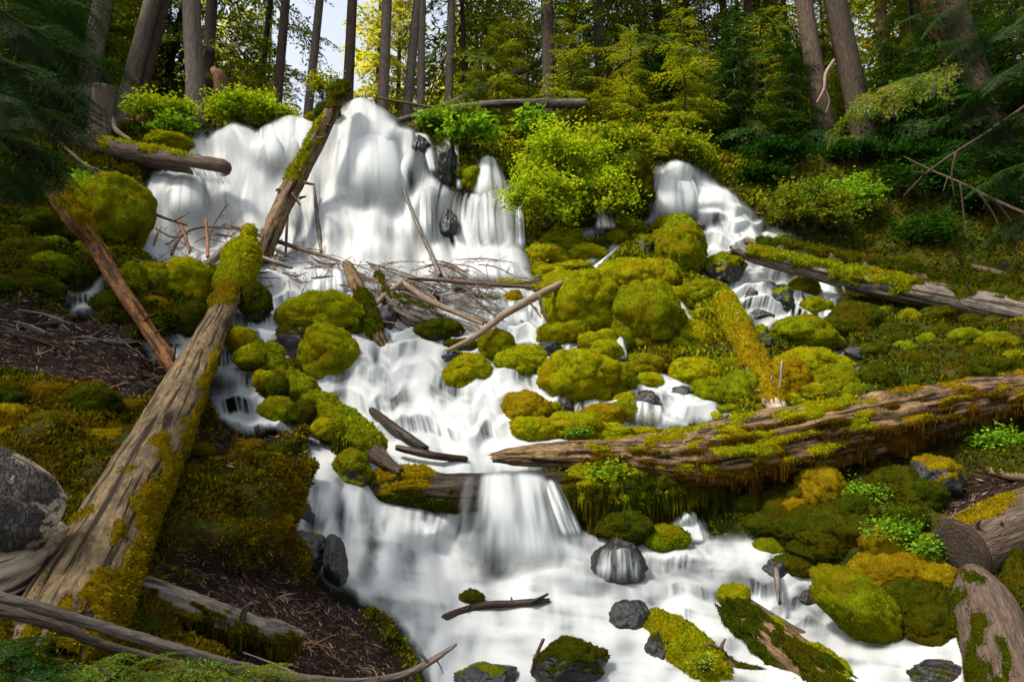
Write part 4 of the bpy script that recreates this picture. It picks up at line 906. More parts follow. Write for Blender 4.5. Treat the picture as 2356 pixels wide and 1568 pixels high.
random_sticks(64, (830, 620, 1130, 750), 'thin dead twig tangled in the right half of the debris dam', 'twigs of the debris dam', 51, ang=(.1, .75))
random_sticks(26, (780, 595, 1220, 670), 'thin dead twig on the crest of the debris dam', 'twigs on the dam crest', 52, ang=(-.3, .4))
random_sticks(30, (350, 510, 640, 620), 'fine dead twig piled at the left foot of the main fall', 'twigs at the left foot of the fall', 53, ang=(-1.2, 1.2), L=(40, 120))
random_sticks(26, (590, 580, 840, 680), 'loose twig caught between leaning snag and dam', 'twigs below the leaning snag', 54, ang=(-.2, .6), L=(30, 100))
random_sticks(14, (30, 800, 380, 1000), 'fallen twig lying on the dark needle litter of the left bank', 'twigs on the left bank', 55, lift=.02, L=(30, 110), rr=(1, 2.5), mats=('twig_rust', 'twig_pale'))
random_sticks(18, (480, 1330, 860, 1540), 'rusty twig lying on the dark soil of the near left bank', 'twigs on the near left bank', 56, lift=.02, L=(20, 110), rr=(1, 2.5), mats=('twig_rust', 'twig_pale', 'twig'))
random_sticks(16, (400, 1020, 660, 1300), 'dead root twig on the mossy left bank below the giant log', 'twigs on the mossy left bank', 57, lift=.04, L=(30, 110), rr=(1, 3), mats=('twig', 'twig_rust', 'twig_pale'))
random_sticks(14, (2150, 1150, 2340, 1210), 'dead root twig on the brown path at the right margin', 'twigs on the path', 58, lift=.02, L=(30, 90), rr=(1.5, 3), mats=('twig', 'twig_pale'))
random_sticks(12, (20, 720, 330, 800), 'bare root crossing the upper left bank', 'roots of the upper left bank', 59, lift=.03, L=(90, 260), rr=(3, 6), ang=(-.1, .35), mats=('wood_grey', 'bark_dark'))

# ------------------------------------------------------------------ water
DOMES = [  # px, py, rx, ry, metres
 (845,330,105,120,.55),(850,300,70,80,.25),(690,330,60,70,.45),(600,350,70,60,.4),(520,330,60,40,.25),(430,455,90,60,.45),(550,440,90,70,.45),(600,520,80,70,.35),
 (860,545,140,60,.5),(760,520,60,60,.3),(980,470,50,70,.35),(945,400,40,60,.3),(1140,510,50,70,.35),(1075,470,35,50,.2),(1120,605,110,32,.45),(1030,590,50,30,.2),(870,600,80,24,.25),
 (720,600,60,24,.2),(640,650,50,40,.2),(900,830,130,40,.25),(860,900,60,60,.25),(960,900,60,50,.25),(1040,960,80,40,.3),(1150,900,60,45,.35),(950,960,60,40,.2),(1120,970,50,30,.2),
 (760,1130,40,70,.3),(820,1160,40,60,.3),(900,1240,60,60,.25),(1000,1230,50,50,.2),(880,1320,60,50,.2),(1290,1270,90,40,.3),(1300,1350,110,40,.25),(1560,1200,40,40,.25),(1600,1290,110,26,.2),
 (1720,1340,70,60,.25),(1550,1370,80,40,.2),(1000,1400,90,40,.15),(1150,1460,160,40,.2),(1550,420,50,50,.4),(1640,470,50,50,.3),(1660,560,70,50,.25),(1710,620,50,40,.2),(1560,950,90,40,.2),(1740,700,40,30,.2),(1910,690,25,40,.25),
 (800,1000,80,20,.12),(1000,1020,120,18,.12)]
DARKS = [(1135,1250,34,100,.8),(1215,1200,20,60,.45),(1330,1215,40,30,.7),(1270,1230,16,40,.5),(1075,1200,20,40,.4),(780,1215,10,60,.4),(1050,360,30,60,.9),(1085,400,30,40,.8),(1170,390,30,30,.8),(1000,330,16,40,.6),(1060,455,16,30,.5),(1500,470,12,30,.5),  # px, py, rx, ry, foam taken out, also for shade painted under the log
 (965,350,16,60,.8),(948,430,12,40,.55),(1030,545,20,70,.6),(995,500,12,50,.4),(800,400,25,50,.12),(1090,500,10,40,.35),(1125,450,10,40,.3),(1185,540,8,50,.4),(735,470,10,60,.45),(690,560,16,40,.3),
 (455,320,14,16,.8),(480,315,8,14,.5),(345,420,10,20,.5),(640,395,16,40,.15),(890,645,60,20,.4),(820,660,30,26,.5),(980,690,60,22,.45),(930,700,60,24,.5),(1080,700,40,24,.4),(1150,730,36,20,.5),(1060,770,30,14,.35),
 (868,845,9,20,.45),(1000,915,16,26,.35),(905,930,12,26,.2),(1085,930,12,30,.3),(1030,850,10,20,.25),(1110,1000,14,24,.25),(935,985,20,12,.2),
 (845,1240,22,70,.42),(835,1330,30,40,.40),(770,1200,14,50,.25),(715,1150,10,40,.4),(700,1210,16,30,.4),(1000,1290,22,60,.30),(1290,1420,30,16,.2),(960,1460,50,12,.16),(1150,1230,14,60,.3),
 (1580,1310,70,12,.3),(1640,1380,50,26,.45),(1560,1330,30,16,.25),(1840,1370,30,26,.4),(1500,1400,26,18,.3),(2030,1500,90,10,.25),(1950,1540,90,12,.2),(1560,430,12,40,.3),(1590,450,12,40,.4),(1530,450,8,40,.2),(1640,520,26,12,.3),(1700,545,26,14,.3),
 (1730,620,26,18,.3),(1740,740,40,14,.4),(1520,930,26,18,.4),(1570,910,26,12,.35),(1600,940,20,14,.3),(1380,560,40,30,.35),(1400,500,16,30,.3),(1900,690,6,40,.3),(1925,700,10,40,.5),(200,700,24,14,.3),(440,800,40,30,.35),(500,900,60,40,.55),(470,760,30,20,.4),(380,800,30,30,.3),(530,950,40,30,.3)]
def gaussum(px, py, L):
    s = np.zeros_like(px)
    for a, b, c, d, e in L: s += e * np.exp(-(((px - a) / c) ** 2 + ((py - b) / d) ** 2) * 1.2)
    return s
def build_water():
    nx, nr = 860, 560
    px = np.linspace(100, 2270, nx); rd = np.interp(px, RIDGE[:, 0], RIDGE[:, 1]) - 8
    v = np.linspace(0, 1, nr)[:, None]; PX = np.repeat(px[None], nr, 0); PY = rd[None] + (1640 - rd[None]) * v
    sd = water_sd(PX, PY); T = depth(PX, PY); P = P3(PX, PY, T)
    N = norm(np.cross(np.gradient(P, axis=1), np.gradient(P, axis=0))); N[N[..., 2] < 0] *= -1
    steep = sstep(.95, .55, N[..., 2])
    q = np.stack([PX / 260, PY / 200, np.zeros_like(PX)], -1)
    wx = PX + 34 * fbm(q, 1)
    lob = gn(np.stack([wx / 62, PY / 88, np.full_like(PX, 3.3)], -1)) * 1.1 + gn(np.stack([wx / 30, PY / 60, np.full_like(PX, 9.3)], -1)) * .35
    str_ = fbm(np.stack([wx / 17, PY / 210, np.full_like(PX, 1.7)], -1), 2); str2 = fbm(np.stack([wx / 6, PY / 150, np.full_like(PX, 7.7)], -1), 2)
    hor = fbm(np.stack([(PX + PY * .6) / 150, (PY - PX * .12) / 17, np.full_like(PX, 2.7)], -1), 3)
    str_ = str_ * (.25 + .75 * steep) + hor * .55 * (1 - steep); str2 = str2 * steep
    sc = np.clip(T / 10, .45, 1.3)
    off = .05 + gaussum(PX, PY, DOMES) * np.where(PY < 640, .62, 1.15) + sc * (.12 * lob + .006 * str_) * (.55 + .45 * steep)
    zone = np.maximum(sstep(650, 700, PY) * sstep(1060, 1010, PY), .6 * sstep(1440, 1500, PX) * sstep(1240, 1270, PY) * sstep(1480, 1430, PY))
    zone = np.maximum(zone, .8 * sstep(1480, 1500, PX) * sstep(480, 500, PY) * sstep(800, 760, PY))
    ph = (PY + 46 * gn(np.stack([PX / 95, PY / 400, np.full_like(PX, 4.4)], -1)) + 16 * gn(np.stack([PX / 34, PY / 300, np.full_like(PX, 8.4)], -1))) / np.where(PY < 800, 44, 60)
    fr = ph - np.floor(ph); stp = np.where(fr < .42, sstep(0, .42, fr), 1 - (fr - .42) / .58)
    zone = zone * (1 - .5 * np.exp(-(((PX - 960) / 200) ** 2 + ((PY - 920) / 110) ** 2)))
    riser = sstep(.36, .5, fr) * sstep(1.0, .8, fr) * zone
    off += zone * .20 * sc * (stp - .5)
    off *= sstep(-26, 26, sd)
    # towards the lip the sheet rounds over
    P = P + norm(N * .45 + np.array([0, -1.0, 0])) * off[..., None] * (.55 + .45 * steep)[..., None] + N * .05
    dark = gaussum(PX, PY, DARKS)
    rnd = fbm(np.stack([wx / 40, PY / 90, np.full_like(PX, 5.5)], -1), 3)
    lo = np.where(PY < 650, .38, np.where(PY < 1060, .7, .62))
    foam = 1.0 - dark * (.9 + .7 * np.clip(str_ + .3, 0, 1)) - lo * np.clip(rnd - .05, 0, 1) * .75 * (.25 + steep) - .50 * lo * np.clip(-str_, 0, 1) * (.8 + .2 * steep) - .22 * np.clip(-str2, 0, 1) * steep - .45 * lo * np.clip(.12 - lob, 0, 1)  # thin streaks, plus shading painted into the hollows between lobes
    foam = foam - .42 * sstep(1060, 1160, PY) * np.clip(fbm(np.stack([(PX - PY * .5) / 130, PY / 62, np.full_like(PX, 21.7)], -1), 2) + .02, 0, 1)  # broad soft shading painted into the lower pool
    thinr = riser * np.clip(gn(np.stack([PX / 60, np.floor(ph) * 3.3, np.full_like(PX, 6.6)], -1)) + .25, 0, 1)
    foam = foam - thinr * (.42 + .9 * np.clip(fbm(np.stack([wx / 7, PY / 90, np.full_like(PX, 1.1)], -1), 2), -.5, .5)) - .12 * riser
    strand = sstep(930, 990, PX) * sstep(1230, 1200, PX) * sstep(330, 380, PY) * sstep(600, 560, PY)
    foam = foam - strand * 1.5 * np.clip(fbm(np.stack([wx / 19, PY / 330, np.full_like(PX, 12.1)], -1), 2) - .02, 0, 1)
    edge = sstep(-8, 26, sd + 5 * str_ + 8 * rnd)
    foam = np.clip(foam, 0, 1) * edge
    F = gridF(nr, nx)[:, ::-1]; keep = (foam.ravel()[F].max(1) > .01)
    F = F[keep]; used = np.unique(F); mp = np.full(nr * nx, -1); mp[used] = np.arange(len(used))
    o = link('water', mesh('water', P.reshape(-1, 3)[used], mp[F], M['water'], attrs={'foam': foam.ravel()[used]}))
    tag(o, kind='structure')
build_water()
def veil(topL, topR, botL, botR, off=.12, bulge=.25, arch=0.0, seed=1, thin=.0, ts=None, name='waterfall', kf=9, fade=.8, core=0.0, pw=.6):
    """one free falling skirt of water between a lip and its foot"""
    nu, nv = 70, 70; u = np.linspace(0, 1, nu)[None] * np.ones((nv, 1)); v = np.linspace(0, 1, nv)[:, None] * np.ones((1, nu))
    c = 1 - (2 * u - 1) ** 2; h = v ** pw
    PX = (topL[0] * (1 - u) + topR[0] * u) * (1 - h) + (botL[0] * (1 - u) + botR[0] * u) * h
    top = topL[1] * (1 - u) + topR[1] * u - arch * c; bot = botL[1] * (1 - u) + botR[1] * u + .25 * arch * c
    PY = top * (1 - v) + bot * v
    if ts: T = ts[0] * (1 - v) + ts[1] * v - bulge * np.sin(np.pi * v) * (.4 + .6 * c)
    else: T = depth(PX, PY) - off - bulge * c * np.sin(np.pi * np.clip(v * .8 + .12, 0, 1))
    P = P3(PX, PY, T)
    s = fbm(np.stack([u * kf + seed * 7.7, v * 1.0, np.full_like(u, seed)], -1), 3); s2 = fbm(np.stack([u * kf * 3.2, v * .7, np.full_like(u, seed + 9.)], -1), 2)
    foam = 1.0 - thin * .8 + .5 * s + .2 * s2 - core * c * sstep(.15, .5, v)
    foam = np.clip(foam, 0, 1) * sstep(0, .26, u + .10 * s) * sstep(0, .26, 1 - u + .10 * s) * sstep(1.0, fade, v) * sstep(-.02, .06, v)
    o = link(name, mesh(name, P.reshape(-1, 3), gridF(nv, nu)[:, ::-1], M['water'], attrs={'foam': foam.ravel()})); tag(o, kind='structure')
veil((1072,1092),(1262,1092),(1020,1345),(1330,1330),bulge=.05,arch=10,seed=1,thin=.22,ts=(6.62,6.12),core=.30,kf=5,fade=.6,pw=.8)
veil((1240,1105),(1280,1102),(1290,1245),(1350,1240),bulge=.05,arch=2,seed=2,thin=.35,ts=(6.6,6.3),kf=5,pw=.9)
veil((1512,402),(1590,406),(1462,510),(1650,505),off=.2,bulge=.4,arch=30,seed=3,thin=.2,kf=7,fade=.5)
veil((1102,368),(1142,368),(1072,455),(1178,450),off=.25,bulge=.35,arch=12,seed=4,thin=.25,kf=4)
veil((1040,330),(1052,332),(1048,440),(1068,440),off=.25,bulge=.05,seed=5,thin=.35,kf=2)
veil((780,268),(905,275),(735,500),(965,500),off=.35,bulge=.5,arch=24,seed=6,thin=.16,kf=6,fade=.35)
veil((945,305),(985,308),(985,400),(1010,400),off=.3,bulge=.1,arch=2,seed=7,thin=.25,kf=4)
veil((1378,452),(1392,452),(1362,530),(1425,530),off=.5,bulge=.15,seed=8,thin=.3,kf=3)
veil((1410,758),(1434,758),(1414,830),(1446,830),off=.5,bulge=.1,seed=9,thin=.3,kf=4)
veil((1888,650),(1916,650),(1880,740),(1940,740),off=.25,bulge=.2,arch=6,seed=10,thin=.2,kf=5)
veil((1185,430),(1198,432),(1185,580),(1212,580),off=.3,bulge=.1,seed=12,thin=.35,kf=4)
veil((1545,1178),(1600,1172),(1520,1250),(1640,1250),off=.15,bulge=.12,arch=4,seed=13,thin=.2,kf=4)
veil((700,1068),(745,1062),(688,1190),(760,1190),off=.15,bulge=.15,arch=4,seed=14,thin=.2,kf=6)
veil((425,382),(515,398),(440,425),(535,432),ts=(12.3,12.3),bulge=.05,seed=15,thin=.5,kf=16,fade=.4)
veil((1385,1262),(1460,1262),(1365,1345),(1480,1345),off=.55,bulge=.12,arch=6,seed=16,thin=.85,kf=6,fade=.5)

veil((1395,600),(1432,560),(1330,640),(1385,628),off=.5,bulge=.08,seed=21,thin=.2,kf=4)
veil((1290,640),(1330,622),(1228,690),(1262,690),off=.5,bulge=.06,seed=22,thin=.3,kf=4)
veil((1505,665),(1530,660),(1575,755),(1605,748),off=.5,bulge=.08,seed=23,thin=.2,kf=3)
veil((1330,770),(1362,760),(1372,840),(1405,836),off=.45,bulge=.08,seed=24,thin=.3,kf=3)
veil((590,300),(640,285),(560,400),(680,400),off=.35,bulge=.35,arch=8,seed=25,thin=.25,kf=5,fade=.3)
veil((660,275),(705,280),(640,380),(700,400),off=.35,bulge=.3,arch=10,seed=26,thin=.2,kf=5,fade=.3)
veil((395,410),(470,400),(350,520),(500,530),off=.35,bulge=.4,arch=14,seed=27,thin=.25,kf=6,fade=.3)
veil((960,440),(1010,430),(950,590),(1020,590),off=.35,bulge=.2,arch=6,seed=28,thin=.6,kf=5,fade=.4)
veil((1075,455),(1180,440),(1065,590),(1205,590),off=.38,bulge=.3,arch=12,seed=29,thin=.6,kf=7,fade=.4)
veil((1060,600),(1190,600),(1050,650),(1215,650),off=.42,bulge=.12,arch=6,seed=30,thin=.2,kf=8,fade=.5)
veil((700,620),(790,612),(690,690),(800,690),off=.3,bulge=.12,arch=4,seed=31,thin=.3,kf=7,fade=.5)
veil((850,650),(1000,650),(860,760),(1010,770),off=.2,bulge=.1,arch=4,seed=32,thin=.45,kf=10,fade=.5)
veil((1060,690),(1230,680),(1060,770),(1250,770),off=.2,bulge=.1,arch=4,seed=33,thin=.45,kf=10,fade=.5)
veil((1500,905),(1600,880),(1480,980),(1660,985),off=.16,bulge=.12,arch=6,seed=34,thin=.35,kf=9,fade=.6)
veil((1460,905),(1520,905),(1440,985),(1530,990),off=.3,bulge=.1,arch=6,seed=37,thin=.5,kf=6,fade=.4)
veil((1640,500),(1700,480),(1650,600),(1790,590),off=.25,bulge=.15,arch=4,seed=38,thin=.35,kf=7,fade=.4)
veil((1700,790),(1760,760),(1700,800),(1800,800),off=.2,bulge=.05,arch=2,seed=35,thin=.4,kf=6)

# ------------------------------------------------------------------ foliage
def spray(seed, ntw=14, nlf=10, ll=.07, wl=.35, droop=.28, ang=58, width=.42):
    """a flat conifer branch of unit length along +X: rhombic leaf faces and its thin wood"""
    r = np.random.default_rng(seed); base = []; dirs = []; size = []; wood = []
    for i in range(ntw):
        x = .06 + .94 * i / ntw
        for sd in (-1, 1):
            L = (width * (1 - x) ** .7 + .08) * r.uniform(.7, 1.2); a = math.radians(ang + r.normal() * 7)
            d = np.array([math.cos(a), sd * math.sin(a), r.normal() * .08])
            n = max(2, int(nlf * L / width)); u = (np.arange(n) + r.random(n)) / n
            p = np.array([x, 0, 0]) + d * (u * L)[:, None]; p[:, 2] -= .35 * (u * L) ** 2 / .4 * r.uniform(.6, 1.6)
            wood.append((np.array([x, 0, 0]), p[-1]))
            for s2 in (-1, 1):
                b = a * sd + s2 * math.radians(38)
                dd = np.stack([np.cos(b + r.normal(size=n) * .25), np.sin(b + r.normal(size=n) * .25), r.normal(size=n) * .3 - .15], 1)
                base.append(p + r.normal(size=p.shape) * .006); dirs.append(norm(dd)); size.append(ll * r.uniform(.6, 1.25, n) * (1 - .35 * u))
    base = np.concatenate(base); dirs = np.concatenate(dirs); size = np.concatenate(size)
    w = norm(np.cross(dirs, np.array([0, 0, 1.0]) + .5 * r.normal(size=dirs.shape))) * (size * wl * .5)[:, None]; L = dirs * size[:, None]
    V = np.stack([base, base + .5 * L + w, base + L, base + .5 * L - w], 1)
    V[..., 2] -= droop * V[..., 0] ** 2
    W = []
    for a, b in wood + [(np.array([0, 0, 0.]), np.array([.35, 0, 0])), (np.array([.35, 0, 0]), np.array([.7, 0, 0])), (np.array([.7, 0, 0]), np.array([1., 0, 0]))]:
        d = b - a; s = norm(np.cross(d, [0, 0, 1.])) * .004 * (2.0 if a[1] == 0 and b[1] == 0 else 1)
        q = np.stack([a - s, a + s, b + s * .4, b - s * .4]); q[:, 2] -= droop * q[:, 0] ** 2; W.append(q)
    return V, np.array(W), np.repeat(r.random(len(V))[:, None], 4, 1)
def place_sprays(spl, O, az, inc, roll, L, r):
    """copies of sprays at O, heading az, inclination inc, length L, joined to one leaf array and one wood array"""
    Vs, Ws, As = [], [], []
    for i in range(len(O)):
        V, W, A_ = spl[i % len(spl)]
        ca, sa, ci, si, cr, sr = math.cos(az[i]), math.sin(az[i]), math.cos(inc[i]), math.sin(inc[i]), math.cos(roll[i]), math.sin(roll[i])
        Rr = np.array([[1, 0, 0], [0, cr, -sr], [0, sr, cr]]); Ri = np.array([[ci, 0, -si], [0, 1, 0], [si, 0, ci]]); Rz = np.array([[ca, -sa, 0], [sa, ca, 0], [0, 0, 1]])
        R = (Rz @ Ri @ Rr) * L[i]
        Vs.append(V @ R.T + O[i]); Ws.append(W @ R.T + O[i]); As.append(np.clip(A_ * .8 + r.uniform(-.1, .3), 0, 1))
    return np.concatenate(Vs), np.concatenate(Ws), np.concatenate(As)
def leaf_mesh(name, V, W, A_, fol, wood='bark_dark'):
    nl, nw = len(V), len(W); VV = np.concatenate([V, W]).reshape(-1, 3)
    F = np.arange(4 * (nl + nw)).reshape(-1, 4); mi = np.concatenate([np.zeros(nl, int), np.ones(nw, int)])
    a = np.concatenate([A_.ravel(), np.zeros(4 * nw)]); lc = np.zeros((len(VV), 3)); lc[:] = VV
    return mesh(name, VV, F, [FOL[fol], M[wood]], mi, smooth=False, attrs={'rnd': a, 'lc': lc})
SPR_FAR = [spray(i, 10, 6, .16, .42, .35) for i in range(3)]
SPR_MID = [spray(10 + i, 14, 9, .085, .36, .30) for i in range(4)]
SPR_NEAR = [spray(20 + i, 26, 20, .040, .30, .22) for i in range(3)]
SPR_THIN = [spray(30 + i, 12, 5, .07, .34, .30) for i in range(3)]
def crown_mesh(H, h0, rmax, nb, spl, fol, seed, shape=.8, inc=-.10, gap=.0):
    r = np.random.default_rng(seed); h = h0 + (H - h0) * (np.arange(nb) + r.random(nb)) / nb; f = (h - h0) / (H - h0)
    L = (rmax * (1 - f) ** shape + .25) * r.uniform(.65, 1.15, nb); az = np.arange(nb) * 2.4 + r.normal(size=nb) * .4
    O = np.stack([np.zeros(nb), np.zeros(nb), h], 1)
    V, W, A_ = place_sprays(spl, O, az, inc + .5 * f + r.normal(size=nb) * .12, r.normal(size=nb) * .3, L, r)
    return leaf_mesh('crown', V, W, A_, fol)
def trunk_mesh(H, r0, mat, lean=(0, 0), seed=0, seg=14, taper=.75, flare=.35):
    n = 26; z = np.linspace(-.6, H, n); r = np.random.default_rng(seed)
    P = np.stack([lean[0] * z + .03 * r0 * np.sin(z * 1.1 + seed), lean[1] * z, z], 1)
    R = r0 * (1 - taper * np.clip(z / H, 0, 1)) * (1 + flare * np.exp(-np.clip(z, 0, None) / (r0 * 2.2)) * .8)
    V, F, lc, _ = tube(P, R, seg, .06, .06, seed, ('round', 'round'))
    return mesh('trunk', V, F, M[mat], attrs={'lc': lc})
def floor_at(px, D):
    rd = np.interp(px, RIDGE[:, 0], RIDGE[:, 1]); p = gp(px, rd); e = norm((p - CAM) * np.array([1, 1, 0])); q = p + e * D
    q[2] += .015 * D + .16 * max(0, D - 6); return q
# crown meshes that several trees share
CR = {}
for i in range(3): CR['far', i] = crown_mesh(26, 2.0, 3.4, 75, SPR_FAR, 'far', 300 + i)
for i in range(3): CR['mid', i] = crown_mesh(24, 3.2, 2.8, 70, SPR_MID, 'mid', 310 + i)
for i in range(3): CR['high', i] = crown_mesh(24, 8.0, 2.2, 26, SPR_MID, 'mid', 320 + i, inc=-.2)
for i in range(4): CR['sap', i] = crown_mesh(5.2, .3, 1.7, 40, SPR_MID, 'olive', 330 + i, shape=.7)
for i in range(2): CR['sapg', i] = crown_mesh(4.4, .3, 1.5, 50, SPR_MID, 'mid', 340 + i, shape=.7)
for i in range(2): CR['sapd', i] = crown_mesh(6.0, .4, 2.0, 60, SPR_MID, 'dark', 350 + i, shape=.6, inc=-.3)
def tree(pxb, pxt, wpx, D, label, bark='bark_brown', crown=None, group=None, H=24, name='conifer_tree', seed=None, rot=None, sc=1.0, shared=None, wt=None):
    base = floor_at(pxb, D); t = CAM_t(base); s = seed if seed is not None else int(pxb)
    # lean so that the trunk passes the top of the picture at pxt
    tt = t; top = P3(pxt, 0, tt); dz = top[2] - base[2]; dx = (top[0] - base[0]) / max(dz, .5) * 1.0
    Hh = H * sc
    o = link(name, None, base); tag(o, label, 'tree', group)
    tm = shared or trunk_mesh(Hh, wpx * .5 * t / FOC, bark, (dx if pxt is not None else 0, 0), s)
    tr = link('trunk', tm, parent=o)
    if crown:
        c = link('crown', CR[crown], parent=o); c.rotation_euler = (0, 0, rot if rot is not None else s * 1.7); c.scale = (sc,) * 3
        if abs(dx) > .02: c.rotation_euler = (0, math.atan(dx), 0)
    return o
T_ = tree
T_(178,205,46,.8,'straight grey trunk left of the tall sawn stump','bark_grey',('high',0))
T_(268,318,40,1.2,'left trunk of the close grey pair behind the sawn stump','bark_grey',('high',1))
T_(292,345,34,1.5,'right trunk of the close grey pair behind the sawn stump','bark_brown',('high',2),seed=9)
T_(456,420,44,.5,'speckled grey trunk leaning left on the left lip of the falls','bark_grey',('high',0),seed=5)
T_(470,462,30,3.0,'dark trunk just behind the speckled leaning one','bark_dark',('high',1),seed=6)
T_(150,140,36,4,'dark brown trunk at the far left behind the grey ones','bark_brown',('mid',0))
T_(340,385,16,5,'thin leaning trunk in the gloom right of the grey pair','bark_dark',('mid',1))
T_(580,592,18,9,'slim dark trunk left of the bright sky gap','bark_dark',('mid',0))
T_(628,635,24,4.0,'grey trunk standing in the bright sky gap','bark_brown',('high',2))
T_(700,716,22,3.5,'mossy grey trunk right of the bright sky gap','bark_grey',('high',0))
T_(796,797,27,3.0,'brown trunk behind the mossy crown of the leaning snag','bark_brown',('high',1))
T_(878,880,27,2.0,'straight grey trunk right above the great water dome','bark_grey',('high',2))
T_(926,950,24,2.5,'grey trunk leaning right beside the one above the dome','bark_grey',('high',0),seed=77)
T_(968,964,20,2.4,'slimmer pale trunk right of the leaning one above the dome','bark_grey',('high',1),seed=71)
T_(1030,1033,22,2.6,'pale trunk rising from the fallen trunk behind the falls','bark_grey',('high',2),seed=72)
T_(1078,1060,13,4,'thin dark mossy trunk curving left behind the maple leaves','bark_dark',('mid',2))
T_(1160,1150,12,9,'thin trunk far behind the horizontal log','bark_brown',('mid',0))
T_(1266,1262,34,2.4,'dark brown trunk over the end of the horizontal log','bark_dark',('high',0),seed=73)
T_(1392,1385,30,4,'brown trunk half hidden by olive saplings','bark_brown',('mid',1),seed=74)
T_(1545,1530,30,8,'dark trunk deep in the yellow green wood','bark_dark',('mid',2),seed=75)
T_(1700,1690,24,9,'dim trunk left of the two big right trunks','bark_brown',('mid',0),seed=76)
T_(1912,1878,46,1.6,'left of the two big right trunks, with a bleached dead branch','bark_brown',('high',1),seed=78,H=26)
T_(2004,1955,56,1.8,'right of the two big right trunks, furrowed and dark','bark_dark',('high',2),seed=79,H=26)
T_(2080,2068,32,8,'sunlit reddish trunk behind the two big right trunks','bark_red',('high',0),seed=80)
T_(2130,2120,28,10,'shaded trunk right of the sunlit reddish one','bark_brown',('mid',1),seed=81)
T_(2235,2190,54,4.5,'wide red brown trunk near the upper right corner','bark_red',('high',1),seed=82)
T_(2320,2235,66,1.0,'very dark leaning trunk at the right margin','bark_dark',('high',2),seed=83)
T_(60,60,22,6,'dark trunk hidden in the fir boughs at the upper left','bark_dark',('mid',2),seed=84)
T_(1460,1455,14,12,'slender far trunk among sunlit needles in the middle','bark_brown',('mid',0),seed=85)
T_(1820,1806,16,12,'slender far trunk left of the big right pair','bark_brown',('mid',1),seed=86)
for i, (px, D, w_) in enumerate([(1490,7,18),(1610,10,20),(1760,6,22),(1850,9,16),(2160,6,26),(2290,7,24),(1330,8,16),(1120,11,16)]):
    T_(px, px - (px - 1178) * .02, w_, D, 'slim dark trunk standing in the green wood right of the great dome', 'bark_dark', ('mid', i % 3), group='slim trunks in the right wood', seed=600 + i)
# the wood beyond: each tree its own crown and trunk, meshes shared
TM = [trunk_mesh(26, .22, 'bark_brown', seed=i, seg=8) for i in range(2)] + [trunk_mesh(26, .26, 'bark_grey', seed=5, seg=8)]
TMs = [trunk_mesh(5, .045, 'bark_dark', seed=i, seg=6, flare=0) for i in range(2)]
rf = np.random.default_rng(42)
def wood_tree(px, D, kind, label, group, sc, tm):
    b = floor_at(px, D); o = link('conifer_tree', None, b); tag(o, label, 'tree', group)
    a = link('trunk', tm, parent=o); a.rotation_euler = (0, 0, rf.uniform(0, 6)); a.scale = (sc,) * 3
    c = link('crown', CR[kind], parent=o); c.rotation_euler = (rf.normal() * .03, rf.normal() * .03, rf.uniform(0, 6.28)); wd = max(sc, .85) if kind[0] == 'far' else sc; c.scale = (wd * rf.uniform(.85, 1.15), wd * rf.uniform(.85, 1.15), sc)
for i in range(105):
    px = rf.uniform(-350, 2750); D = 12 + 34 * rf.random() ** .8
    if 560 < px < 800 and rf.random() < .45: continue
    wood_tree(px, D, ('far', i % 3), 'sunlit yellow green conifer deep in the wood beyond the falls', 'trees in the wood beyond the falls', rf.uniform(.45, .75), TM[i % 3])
for i in range(20):
    px = rf.uniform(1250, 2600) if i % 4 else rf.uniform(-300, 520); D = rf.uniform(6, 14)
    wood_tree(px, D, ('mid', i % 3), 'shaded green conifer in the wood just behind the ridge', 'shaded conifers behind the ridge', rf.uniform(.4, .6), TM[i % 3])
# tall trees added on both banks, mostly out of view, to shade the scene
for i, (x, y, z, sc) in enumerate([(-9.5,5,.6,.9),(-12,3,1,1.1),(-15,8,3,1.1),(-19,12,6,1.1),(-10,-1,0,1.0),(-15,18,8,1.1),(-18,6,3,1.1),(-14,-4,0,1.0),(-20,16,8,1.1),(-21,0,2,1.1),
                                   (8.5,7,2,.9),(10.5,11,5,1.0),(9.5,3,1,1.0),(13,15,7,1.0),(14,8,4,1.0)]):
    o = link('conifer_tree', None, (x, y, z)); tag(o, 'tall conifer added out of view to shade the stream bank', 'tree', 'added shading trees of the banks')
    a = link('trunk', TM[i % 3], parent=o); a.scale = (sc,) * 3
    c = link('crown', CR['high', i % 3], parent=o); c.rotation_euler = (0, 0, i * 1.3); c.scale = (sc * 1.3, sc * 1.3, sc)
# saplings on the ridge
saps = [(1140,2.4,'sap',.75),(1215,3.5,'sap',.9),(1320,2.0,'sap',.8),(1385,3.4,'sapg',1.0),(1450,1.4,'sap',.75),(1520,2.6,'sapd',.75),(1580,1.0,'sap',.8),(1640,2.8,'sapg',1.0),(1710,1.2,'sapd',.75),(1770,2.8,'sap',.9),(1830,1.4,'sapd',.65),
        (1950,2.6,'sapg',.9),(2050,1.2,'sapd',.7),(2120,2.4,'sapg',1.0),(2190,1.0,'sapd',.8),(2280,1.8,'sapd',.9),(2360,.8,'sapd',1.0),(560,5,'sapg',.9),(520,3.0,'sapg',.8),(740,4.0,'sapg',.6),(390,4,'sapd',.9),(120,2.5,'sapd',1.0),(20,1.5,'sapd',1.0),(60,4,'sapg',1.0),(840,6,'sap',.7),(1010,5,'sap',.7),(1090,1.8,'sapg',.55)]
